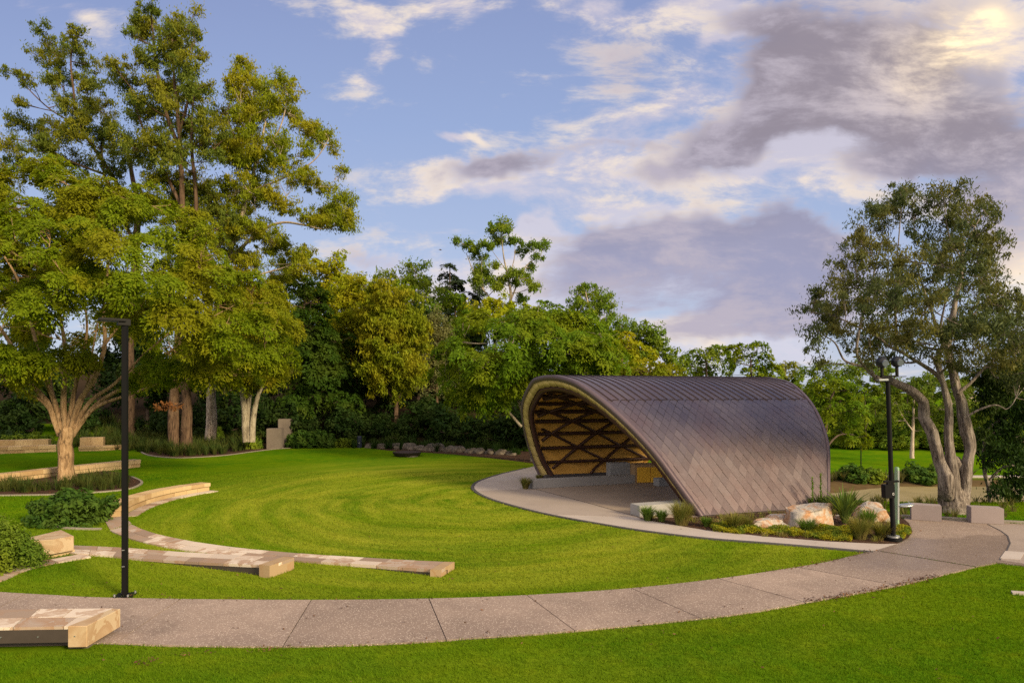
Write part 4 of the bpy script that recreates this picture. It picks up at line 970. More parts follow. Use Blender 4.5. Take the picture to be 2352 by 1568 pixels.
def build_tree(name, base, ells, limbs, style, lm, bk, label, group=None, rs=.6, cov=2.4, nl=120, L=.16, W=.07, seed=1, twig=.022, spread=0., trunk_k=10, cat='tree', upright=True, shell_=(.35, 1.0), rbranch=.09, knob=.035, gnarl=1.):
    """ells: (x, y, z, rx, ry, rz) around the base; limbs: (points, r0, r1)"""
    r = np.random.default_rng(seed); root = empty(name, base); tag(root, label, cat, group)
    V, Q, nodes, nrad = [], [], [], []
    for pts, r0, r1 in limbs:
        P = np.array([tuple(p) for p in spline([Vector(p) for p in pts], 6)]); n = len(P); t = np.linspace(0, 1, n)
        rad = r0 + (r1 - r0) * t ** .8; kn = np.interp(np.arange(n), np.arange(0, n + 5, 5), r.normal(0, 1, len(np.arange(0, n + 5, 5)))); rad = rad * (1 + knob * kn)
        if abs(P[0, 2]) < .35 and r0 > .1: rad[:3] *= np.array([1.45, 1.2, 1.08])
        kx = np.arange(0, n + 4, 4); jt = np.stack([np.interp(np.arange(n), kx, r.normal(0, .12 * gnarl, len(kx))) for _ in range(3)], -1); P[1:] += jt[1:] * rad[1:, None]
        tube(V, Q, P, rad, trunk_k, lump=(.10 if r0 > .15 else .05) * (1 + .4 * (gnarl - 1)), r=r); nodes += list(P[n // 4:]); nrad += list(rad[n // 4:])
    cen = np.array([e[:3] for e in ells]); rr = np.array([e[3:6] for e in ells]); mid = cen.mean(0)
    S, O = [], []; order = np.argsort(np.linalg.norm(cen - np.array(nodes).mean(0), axis=1))
    for i in order:
        c, e = cen[i], rr[i]; N_ = np.array(nodes); dd = np.linalg.norm(N_ - c, axis=1) + 1.3 * np.maximum(0, N_[:, 2] - c[2] + .2)
        k = int(np.argmin(dd)); p0 = N_[k]; r0 = min(nrad[k] * .8, rbranch)
        br = curve_to(p0, c, r, .10 if style != 'feather' else .05, 6); rad = np.linspace(r0, max(.012, r0 * .35), 6); tube(V, Q, br, rad, 6)
        nodes += list(br[2:]); nrad += list(rad[2:])
        area = (e[0] * e[2] + e[1] * e[2] + e[0] * e[1]) / 3
        M = max(3, int(cov * area / rs ** 2 + r.uniform(0, 1)))
        dr = nrm(r.normal(0, 1, (M, 3))); q = r.uniform(shell_[0], shell_[1], (M, 1)); p = c + dr * q * e; S.append(p); O.append(nrm(.6 * dr + .6 * nrm(p - mid)))
        for s_ in p[:max(2, int(M * .6))]:
            b0 = br[r.integers(2, 6)]; tw = curve_to(b0, s_, r, .05, 4); tube(V, Q, tw, np.linspace(twig, twig * .35, 4), 4)
    S = np.concatenate(S); O = np.concatenate(O); rad = rs * r.uniform(.45, 1.45, len(S))
    np_mesh('trunk', np.concatenate(V), np.concatenate(Q), bk, root, smooth=True)
    LV, LQ = sprays(S, rad, O, style, nl, L, W, r); np_mesh('crown', LV, LQ, lm, root)
    return root
def px_tree(name, basepx, d, ells, limbs, style, lm, bk, label, depth_r=1.0, jit=.5, seed=1, sub=1., base_z=None, **k):
    """crown outline read in photo pixels at the tree's own distance d, turned into metres with real depth"""
    r = np.random.default_rng(seed + 1000); bx = (basepx[0] - CU) / F * d; bz = tz(bx, d) if base_z is None else base_z; B = np.array([bx, d, bz]); E = []
    us = [e[0] for e in ells]; halfw = pxm(max(us) - min(us), d) / 2
    for (u, v, ru, rv, *off) in ells:
        dd = d + (off[0] if off else r.uniform(-1, 1) * jit * halfw); p = np.array(at(u, v, dd)) - B; rm = pxm((ru + rv) / 2, dd) * depth_r; E.append((*p, pxm(ru, dd), rm, pxm(rv, dd)))
    Lm = []
    for pts, r0, r1 in limbs:
        q = []; drift = r.uniform(-1, 1) * jit * .5
        for i, p in enumerate(pts):
            dd = d + (p[2] if len(p) > 2 else drift * halfw * .3 * i / max(1, len(pts) - 1)); w = np.array(at(p[0], p[1], dd)) - B; q.append(w)
        if abs(q[0][2]) < .5 and len(pts[0]) < 4: q[0][2] = -.15
        Lm.append((q, r0, r1))
    return build_tree(name, tuple(B), E, Lm, style, lm, bk, label, seed=seed, **k)

# ------------------------------------------------------------------ trees
def dome(poly, n, ru, rv, rd, seed, keep=None, front=.62):
    """foliage clumps spread through a crown: read inside its outline, bulging by rd metres towards and away from the viewer"""
    r = np.random.default_rng(seed); P = np.array(spline([Vector((a, b, 0)) for a, b in poly], 4, True))[:, :2]; lo, hi = P.min(0), P.max(0); out = []
    A, B = P, np.roll(P, -1, 0)
    while len(out) < n:
        q = r.uniform(lo, hi)
        if not in_poly(np.array([q[0]]), np.array([q[1]]), P)[0]: continue
        if keep is not None and r.uniform() > keep(*q): continue
        if len(out) > 8 and min((q[0] - o[0]) ** 2 / ru ** 2 + (q[1] - o[1]) ** 2 / rv ** 2 for o in out[-14:]) < .5 and r.uniform() < .7: continue
        t = np.clip(((q - A) * (B - A)).sum(1) / ((B - A) ** 2).sum(1), 0, 1); e = np.sqrt((((A + t[:, None] * (B - A)) - q) ** 2).sum(1)).min() / (min(hi - lo) * .5); e = min(1, e)
        dz = math.sqrt(max(0, 1 - (1 - e) ** 2)) * rd * r.uniform(.55, 1.)
        k = r.uniform(.75, 1.25); out.append((q[0], q[1], ru * k, rv * k, -dz if r.uniform() < front else dz))
    return out
def zz1(l): return [(x * .36, y * .36, rx, ry) for x, y, rx, ry in l]
px_tree('spreading_tree', (155, 1101), 31.2,
    dome([(-190, 420), (-80, 385), (0, 376), (80, 376), (180, 398), (290, 408), (385, 452), (470, 508), (550, 566), (602, 626), (642, 695), (664, 765), (660, 826), (620, 862), (545, 862), (480, 880), (400, 866), (320, 862), (230, 836), (120, 850), (0, 885), (-190, 900)], 215, 46, 30, 6.5, 77,
         keep=lambda u, v: 1. if v < 700 or u > 400 else .45),
    [([(155, 1102), (152, 1060), (150, 1020), (148, 985)], 0.365, 0.264), ([(140, 1000), (118, 940), (82, 890), (50, 830), (15, 775), (-20, 720)], 0.176, 0.048), ([(148, 985), (146, 910), (150, 830), (140, 740), (120, 640)], 0.153, 0.043),
     ([(160, 990), (178, 930), (215, 870), (240, 800), (238, 700), (250, 600)], 0.165, 0.043), ([(166, 1000), (205, 945), (255, 905), (315, 880), (380, 845), (470, 795)], 0.129, 0.031), ([(164, 995), (205, 925), (265, 880), (335, 810), (420, 740)], 0.118, 0.031),
     ([(144, 990), (125, 920), (95, 840), (70, 740), (40, 640), (-10, 560)], 0.141, 0.031), ([(155, 985), (170, 900), (190, 820), (200, 740), (180, 620)], 0.118, 0.031), ([(150, 985), (130, 930), (118, 880), (118, 820)], 0.100, 0.026), ([(162, 985), (185, 930), (200, 880), (212, 810), (225, 740)], 0.101, 0.025), ([(168, 990), (220, 935), (300, 905), (370, 880), (440, 870)], 0.101, 0.025), ([(140, 985), (105, 930), (60, 900), (0, 870)], 0.101, 0.025), ([(235, 800), (280, 740), (330, 690)], 0.067, 0.017), ([(320, 860), (400, 800), (470, 740), (540, 700)], 0.076, 0.017)],
    'feather', 'leaf_feather', 'bark_tan', 'broad spreading tree with pale forking trunk at the left terraces', depth_r=1.2, jit=.42, seed=3, rs=.46, cov=4.4, nl=170, L=.125, W=.052, trunk_k=14, rbranch=.08)
px_tree('feathery_tree', (571, 1012), 46,
    dome([(520, 640), (590, 625), (640, 680), (668, 760), (666, 830), (630, 866), (560, 870), (480, 874), (440, 855), (500, 790), (520, 720)], 46, 42, 26, 4., 83),
    [([(566, 1014), (563, 960), (557, 905), (545, 840), (530, 760)], .26, .10), ([(571, 1014), (572, 950), (574, 900), (590, 830), (600, 740)], .24, .09), ([(577, 1014), (584, 950), (594, 905), (615, 850), (635, 790)], .22, .08)],
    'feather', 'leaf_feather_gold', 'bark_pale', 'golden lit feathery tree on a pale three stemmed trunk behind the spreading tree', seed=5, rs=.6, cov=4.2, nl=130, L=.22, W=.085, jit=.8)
px_tree('gum_tree', (408, 1031), 46.5,
    [(345, 12, 36, 22), (330, 45, 45, 24), (400, 55, 34, 24), (300, 75, 26, 20), (395, 92, 55, 32), (455, 30, 16, 14), (385, 130, 62, 34), (430, 160, 50, 36), (335, 140, 42, 36), (452, 78, 24, 18), (290, 190, 42, 36), (310, 240, 36, 40), (395, 205, 52, 42), (438, 220, 42, 40), (350, 265, 52, 42), (428, 285, 58, 45), (320, 340, 50, 45), (380, 330, 50, 50), (470, 330, 36, 40), (265, 150, 30, 26),
     (396, 365, 36, 45), (414, 414, 50, 45), (468, 430, 50, 45), (360, 400, 40, 45), (470, 490, 50, 40), (420, 470, 50, 36), (350, 470, 36, 30)] + dome([(300, 60), (345, 0), (400, 20), (460, 25), (478, 90), (480, 170), (500, 260), (500, 380), (530, 480), (520, 570), (330, 570), (300, 440), (270, 330), (245, 250), (255, 150), (290, 130)], 36, 30, 22, 4.0, 79),
    [([(402, 1031), (399, 960), (402, 880), (410, 760), (418, 640), (420, 480), (414, 330), (402, 200), (395, 90)], .42, .06), ([(428, 1033), (432, 950), (428, 880), (430, 780), (440, 620), (450, 470), (440, 330), (445, 200)], .38, .05),
     ([(416, 350), (385, 270), (362, 170), (352, 80), (345, 20)], .16, .04), ([(420, 480), (380, 400), (330, 300), (300, 200)], .15, .04), ([(412, 300), (430, 240), (445, 160)], .12, .04)],
    'droop', 'leaf_gum', 'bark_brown', 'tallest gum tree with dark twin trunk reaching the top of the picture', seed=7, rs=.44, cov=3.37, nl=80, L=.20, W=.062, jit=.5, trunk_k=12, rbranch=.06, shell_=(.2, 1.0))
px_tree('gum_tree', (300, 1010), 52,
    [(88, 64, 26, 18), (108, 95, 22, 18), (180, 70, 28, 22), (192, 98, 30, 18), (130, 112, 34, 22), (120, 142, 38, 26), (175, 122, 24, 18), (14, 165, 18, 14), (48, 175, 30, 16), (72, 192, 22, 14), (140, 178, 38, 30), (208, 190, 34, 32), (152, 228, 34, 18), (200, 245, 40, 22), (52, 240, 24, 24), (30, 272, 34, 18), (72, 290, 50, 28), (140, 300, 60, 36), (190, 290, 52, 42), (18, 330, 44, 34), (105, 340, 60, 32), (235, 320, 52, 56), (40, 372, 44, 26), (170, 372, 54, 34), (260, 390, 45, 40), (230, 240, 40, 36), (270, 460, 50, 40), (200, 430, 50, 30)] + dome([(20, 330), (60, 240), (60, 170), (80, 62), (130, 62), (190, 62), (222, 90), (215, 190), (260, 250), (330, 350), (330, 490), (180, 440), (60, 410), (0, 385)], 20, 30, 20, 4.0, 80),
    [([(300, 1012), (300, 900), (298, 760), (310, 600), (316, 470), (303, 400), (290, 330)], .45, .09), ([(300, 470), (248, 388), (182, 285), (168, 200), (163, 130), (178, 75)], .16, .03), ([(182, 290), (120, 255), (70, 210), (40, 172)], .07, .025), ([(240, 400), (160, 370), (90, 330), (30, 320)], .1, .03), ([(310, 560), (270, 480), (240, 400), (230, 300)], .15, .05)],
    'droop', 'leaf_gum', 'bark_brown', 'open branched gum tree at the top left behind the spreading tree', seed=9, rs=.44, cov=2.81, nl=74, L=.20, W=.062, jit=.4, rbranch=.05, shell_=(.2, 1.0))
px_tree('gum_tree', (484, 1008), 49.5,
    [(555, 140, 30, 18), (560, 165, 36, 22), (533, 201, 34, 30), (562, 216, 42, 36), (612, 210, 40, 34), (648, 182, 28, 18), (673, 222, 24, 20), (640, 250, 42, 34), (672, 268, 28, 24), (600, 265, 44, 34), (545, 260, 36, 34), (713, 300, 32, 26), (749, 306, 26, 22), (766, 335, 20, 20), (700, 345, 34, 24), (645, 338, 48, 38), (580, 326, 52, 44), (542, 342, 48, 44), (595, 370, 58, 48), (512, 330, 36, 40), (660, 400, 46, 34), (785, 396, 20, 18), (700, 410, 36, 26), (742, 430, 30, 20), (540, 440, 58, 48), (600, 450, 56, 44), (660, 470, 40, 28), (756, 482, 34, 18), (812, 470, 22, 18), (808, 520, 22, 20), (770, 520, 34, 14), (700, 495, 36, 18), (525, 505, 58, 42), (590, 520, 50, 36), (500, 560, 50, 36), (630, 560, 54, 36), (690, 590, 40, 32), (650, 610, 50, 30), (560, 600, 50, 34)] + dome([(520, 180), (560, 132), (640, 172), (684, 222), (690, 280), (752, 300), (776, 350), (740, 390), (720, 440), (800, 465), (815, 525), (760, 530), (700, 510), (690, 560), (725, 605), (690, 640), (560, 640), (500, 560), (480, 420), (500, 280)], 50, 32, 23, 5.0, 81),
    [([(484, 1010), (487, 955), (487, 900), (492, 780), (510, 640), (548, 520), (576, 420), (596, 340), (610, 280)], .38, .06), ([(525, 600), (594, 533), (648, 511), (700, 517), (742, 526), (795, 512)], .14, .03), ([(576, 420), (545, 330), (522, 262), (548, 195), (556, 150)], .13, .03), ([(590, 370), (640, 300), (660, 230)], .1, .03), ([(570, 440), (650, 410), (720, 370), (755, 320)], .09, .025), ([(500, 700), (580, 640), (650, 615), (690, 600)], .1, .03)],
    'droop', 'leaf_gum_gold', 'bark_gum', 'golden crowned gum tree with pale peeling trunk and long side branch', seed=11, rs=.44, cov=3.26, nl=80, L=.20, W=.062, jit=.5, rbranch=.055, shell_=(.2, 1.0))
px_tree('spreading_tree', (705, 985), 54,
    [(680, 650, 60, 40), (640, 690, 50, 40), (725, 690, 60, 45), (700, 745, 80, 45), (760, 780, 60, 45), (690, 800, 60, 45), (740, 840, 80, 50), (680, 870, 50, 40), (790, 860, 50, 50), (720, 910, 70, 36), (800, 925, 50, 32), (665, 930, 40, 30)],
    [([(652, 1000), (655, 930), (670, 850), (690, 760), (700, 690)], .22, .08), ([(655, 930), (700, 850), (760, 790)], .14, .05), ([(660, 900), (690, 840), (720, 800)], .1, .05)],
    'feather', 'leaf_deep', 'bark_dark', 'dark layered spreading tree just right of the golden one', seed=13, rs=.75, cov=3.8, nl=120, L=.28, W=.11, jit=.6)
GRP_W = 'trees in the wood behind the lawn'
px_tree('round_tree', (770, 985), 63, [(772, 612, 54, 37), (740, 625, 48, 35), (800, 640, 43, 40), (765, 660, 67, 42), (735, 680, 54, 35), (790, 690, 61, 42)], [([(772, 990), (772, 850), (770, 740), (771, 640)], .25, .06)], 'cluster', 'leaf_yellow', 'bark_brown', 'light yellow green round tree peeping over the dark layered tree', GRP_W and .9, seed=15, rs=.6, cov=2.4, nl=60, L=.30, W=.13)
px_tree('bright_tree', (825, 985), 58, [(800, 668, 54, 40), (840, 660, 39, 33), (830, 700, 67, 47), (775, 710, 48, 40), (800, 745, 61, 42), (845, 755, 43, 51), (810, 800, 48, 47), (850, 690, 26, 47)], [([(812, 990), (810, 900), (808, 800), (815, 700)], .2, .06), ([(822, 990), (818, 900), (830, 790), (838, 700)], .16, .05)], 'cluster', 'leaf_yellow', 'bark_brown', 'bright yellow green tree on two thin brown stems in the wood', seed=17, rs=.55, cov=4., nl=72, L=.24, W=.10)
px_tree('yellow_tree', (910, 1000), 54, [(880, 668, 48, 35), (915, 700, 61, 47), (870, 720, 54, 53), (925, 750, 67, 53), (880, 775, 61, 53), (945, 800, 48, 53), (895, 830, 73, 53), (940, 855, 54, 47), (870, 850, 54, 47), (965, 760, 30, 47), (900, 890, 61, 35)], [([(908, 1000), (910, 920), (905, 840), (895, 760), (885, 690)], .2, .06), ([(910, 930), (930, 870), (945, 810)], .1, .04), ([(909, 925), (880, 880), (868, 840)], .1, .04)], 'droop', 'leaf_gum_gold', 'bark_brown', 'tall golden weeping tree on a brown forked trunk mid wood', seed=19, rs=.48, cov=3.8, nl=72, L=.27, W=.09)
px_tree('gum_tree', (955, 985), 76, [(955, 620, 41, 23), (925, 640, 41, 25), (965, 648, 41, 30), (935, 675, 48, 33), (985, 680, 41, 40), (960, 710, 54, 40), (985, 735, 36, 40), (880, 640, 31, 21)], [([(958, 985), (955, 820), (952, 700), (955, 630)], .25, .05)], 'droop', 'leaf_mid', 'bark_gum', 'rounded grey green gum crown above the golden weeping tree', seed=21, rs=.75, cov=2.4, nl=64, L=.36, W=.12)
px_tree('pine_tree', (1042, 985), 84, [(1033, 612, 14, 12), (1030, 632, 22, 12), (1045, 650, 34, 14), (1028, 668, 26, 14), (1060, 682, 40, 16), (1035, 700, 36, 16), (1065, 715, 50, 16), (1040, 735, 45, 16), (1075, 755, 50, 18), (1020, 690, 20, 14), (1095, 690, 26, 18), (1100, 660, 22, 20), (1040, 770, 50, 20)], [([(1040, 985), (1038, 800), (1034, 700), (1033, 608)], .3, .05)], 'feather', 'leaf_pine', 'bark_dark', 'dark conical pine behind the tall slender gum', seed=23, rs=.8, cov=3.6, nl=80, L=.42, W=.16)
px_tree('slender_gum', (1171, 985), 70, [(1150, 519, 34, 14), (1132, 528, 16, 10), (1165, 530, 16, 10), (1060, 558, 22, 11), (1078, 566, 20, 12), (1103, 588, 20, 12), (1146, 553, 24, 16), (1128, 566, 16, 12), (1182, 556, 22, 16), (1196, 575, 14, 12), (1222, 566, 20, 12), (1247, 566, 16, 16), (1236, 590, 14, 8), (1095, 622, 22, 16), (1120, 635, 26, 18), (1135, 611, 16, 11), (1182, 628, 28, 16), (1210, 638, 14, 14), (1220, 612, 16, 9), (1218, 658, 22, 16), (1150, 650, 18, 16), (1175, 645, 22, 12), (1140, 660, 20, 14), (1090, 640, 20, 16), (1110, 560, 8, 7), (1200, 690, 22, 14)],
    [([(1172, 985), (1171, 800), (1172, 704), (1173, 672), (1165, 629), (1157, 590), (1152, 540)], .26, .04), ([(1172, 720), (1143, 701), (1112, 668), (1090, 629), (1071, 582)], .14, .03), ([(1173, 690), (1197, 632), (1212, 607), (1242, 588)], .1, .025), ([(1166, 640), (1180, 600), (1183, 565)], .07, .025), ([(1162, 620), (1130, 575)], .05, .02), ([(1110, 665), (1105, 600)], .05, .02)],
    'droop', 'leaf_mid', 'bark_pale', 'tall slender gum with pale bare branches and small leafy tufts above the wood', seed=25, rs=.5, cov=3.6, nl=84, L=.26, W=.10, jit=.25, rbranch=.05, shell_=(.2, 1.))
px_tree('pale_tree', (1006, 1000), 58, [(1000, 735, 41, 30), (985, 765, 39, 37), (1020, 770, 36, 40), (1000, 805, 51, 40), (985, 845, 48, 42), (1020, 840, 39, 40), (995, 885, 48, 35)], [([(1005, 1000), (1003, 880), (1002, 760)], .16, .05)], 'cluster', 'leaf_pale', 'bark_brown', 'pale silvery tree left of the big layered tree', seed=27, rs=.55, cov=2.6, nl=70, L=.22, W=.09)
px_tree('round_tree', (1135, 985), 62, [(1105, 705, 48, 25), (1150, 695, 54, 28), (1190, 715, 48, 23), (1125, 735, 73, 35)], [([(1135, 985), (1136, 830), (1138, 710)], .2, .06)], 'cluster', 'leaf_yellow', 'bark_brown', 'pale yellow tree top just behind the big layered tree', seed=29, rs=.6, cov=2.4, nl=60, L=.30, W=.13)
px_tree('spreading_tree', (1226, 1062), 39.5,
    dome([(1024, 800), (1050, 752), (1100, 722), (1170, 706), (1250, 706), (1320, 722), (1375, 755), (1405, 800), (1400, 850), (1330, 875), (1250, 868), (1195, 890), (1150, 915), (1090, 925), (1035, 900), (1020, 860)], 90, 44, 22, 5.2, 82),
    [([(1228, 1062), (1224, 1000), (1214, 930), (1190, 870), (1165, 800), (1150, 750)], .26, .07), ([(1203, 960), (1185, 905), (1150, 870), (1110, 840)], .15, .05), ([(1203, 950), (1225, 880), (1245, 820), (1260, 760)], .16, .05), ([(1202, 930), (1212, 860), (1208, 800)], .12, .05), ([(1204, 945), (1260, 870), (1310, 820)], .14, .05), ([(1198, 980), (1150, 930), (1100, 900)], .1, .04)],
    'feather', 'leaf_feather_green', 'bark_pale', 'big layered spreading tree right behind the open end of the stage shell', seed=31, rs=.52, cov=4.0, nl=110, L=.19, W=.075, jit=.5, depth_r=1.2)
px_tree('gum_tree', (1362, 985), 68, [(1338, 672, 29, 25), (1330, 700, 34, 25), (1372, 682, 34, 30), (1392, 695, 29, 30), (1365, 715, 43, 30), (1322, 725, 26, 18), (1400, 730, 29, 25), (1405, 765, 43, 30), (1430, 755, 34, 25), (1370, 755, 48, 28)], [([(1364, 985), (1362, 830), (1358, 740), (1345, 670)], .2, .04), ([(1360, 750), (1378, 710), (1384, 680)], .08, .03)], 'droop', 'leaf_mid', 'bark_gum', 'two topped gum behind the right end of the layered tree', seed=33, rs=.55, cov=2.4, nl=74, L=.28, W=.10, shell_=(.2, 1.))
px_tree('bright_tree', (1432, 1010), 45, [(1420, 775, 56, 30), (1395, 800, 43, 35), (1450, 800, 56, 35), (1430, 830, 61, 30), (1480, 835, 43, 28), (1385, 840, 48, 30)], [([(1432, 1010), (1430, 900), (1428, 830), (1440, 790)], .16, .05), ([(1430, 880), (1410, 820), (1400, 790)], .08, .03)], 'feather', 'leaf_yellow', 'bark_tan', 'bright golden tree above the left part of the shell roof', seed=35, rs=.6, cov=2.8, nl=84, L=.24, W=.095)
px_tree('round_tree', (1490, 1010), 56, [(1475, 765, 48, 30), (1510, 780, 41, 33), (1500, 810, 61, 35), (1530, 825, 39, 35), (1470, 800, 48, 35), (1540, 855, 36, 25)], [([(1492, 1010), (1494, 880), (1496, 790)], .2, .06)], 'cluster', 'leaf_mid', 'bark_dark', 'dense dark green round tree behind the bright golden one', seed=37, rs=.6, cov=2.8, nl=64, L=.28, W=.12)
px_tree('feathery_tree', (1480, 1010), 40, [(1400, 865, 73, 21), (1460, 850, 73, 23), (1520, 845, 53, 23), (1500, 868, 73, 21), (1440, 880, 85, 16)], [([(1480, 1010), (1478, 920), (1476, 860)], .12, .05)], 'feather', 'leaf_feather', 'bark_tan', 'low bright layered tree just over the shell ridge', seed=39, rs=.55, cov=3.2, nl=84, L=.22, W=.09)
px_tree('feathery_tree', (1655, 1010), 62, [(1592, 815, 32, 20), (1575, 838, 30, 24), (1625, 800, 36, 18), (1640, 825, 50, 26), (1610, 850, 50, 24), (1670, 800, 26, 14)], [([(1625, 1010), (1624, 900), (1622, 820)], .2, .05)], 'feather', 'leaf_mid', 'bark_dark', 'feathery green tree left of middle above the shell ridge', seed=41, rs=.7, cov=2.8, nl=72, L=.30, W=.12)
px_tree('feathery_tree', (1725, 1010), 58, [(1700, 800, 40, 18), (1745, 795, 32, 16), (1690, 830, 44, 26), (1740, 830, 46, 30), (1775, 845, 26, 24), (1715, 860, 60, 20), (1765, 865, 30, 18)], [([(1727, 1010), (1726, 900), (1724, 820)], .2, .05)], 'feather', 'leaf_feather_green', 'bark_dark', 'feathery green tree over the right part of the shell ridge', seed=43, rs=.65, cov=3.0, nl=76, L=.28, W=.11)
px_tree('gum_tree', (1808, 985), 118, [(1800, 835, 16, 12), (1815, 845, 16, 12), (1795, 852, 20, 16), (1830, 858, 18, 12), (1812, 866, 26, 14)], [([(1808, 985), (1806, 900), (1803, 840)], .3, .06)], 'cluster', 'leaf_gum', 'bark_gum', 'small hazy grey green gum far off between shell and paperbark', seed=45, rs=.9, cov=2.6, nl=44, L=.5, W=.2)
px_tree('round_tree', (1890, 985), 100, [(1860, 850, 30, 14), (1900, 845, 36, 16), (1945, 850, 36, 18), (1985, 845, 40, 22), (2030, 850, 40, 26), (1915, 868, 50, 18)], [([(1905, 985), (1905, 900), (1904, 855)], .3, .06)], 'cluster', 'leaf_mid', 'bark_dark', 'far pale green tree row top beyond the park slope', seed=47, rs=.9, cov=2.8, nl=50, L=.46, W=.19)
px_tree('leafy_tree', (1908, 1060), 52, [(1870, 880, 36, 18), (1915, 878, 44, 22), (1950, 895, 36, 24), (1880, 905, 40, 22), (1925, 925, 46, 26), (1905, 955, 36, 26), (1960, 940, 34, 28), (1925, 985, 34, 22), (1985, 960, 30, 30), (1990, 1000, 28, 18), (1950, 1005, 26, 16)], [([(1893, 1062), (1896, 1000), (1902, 940), (1915, 900)], .22, .07), ([(1896, 1030), (1925, 1000), (1960, 998)], .09, .04)], 'feather', 'leaf_feather_green', 'bark_dark', 'leafy green tree close behind the right end of the shell', seed=49, rs=.6, cov=3.0, nl=90, L=.26, W=.10)
px_tree('leafy_tree', (2095, 1050), 78, [(2060, 880, 44, 26), (2100, 900, 46, 30), (2050, 925, 40, 28), (2130, 880, 40, 30), (2080, 950, 46, 28), (2130, 950, 40, 32), (2040, 965, 32, 24), (2100, 985, 40, 20), (2240, 900, 50, 36), (2200, 920, 40, 30)], [([(2095, 1052), (2096, 1000), (2098, 950), (2100, 900)], .24, .08), ([(2097, 990), (2070, 950), (2055, 910)], .1, .04)], 'cluster', 'leaf_mid', 'bark_gum', 'green park tree on the slope seen left of the paperbark trunk', seed=51, rs=.65, cov=2.6, nl=70, L=.30, W=.13)
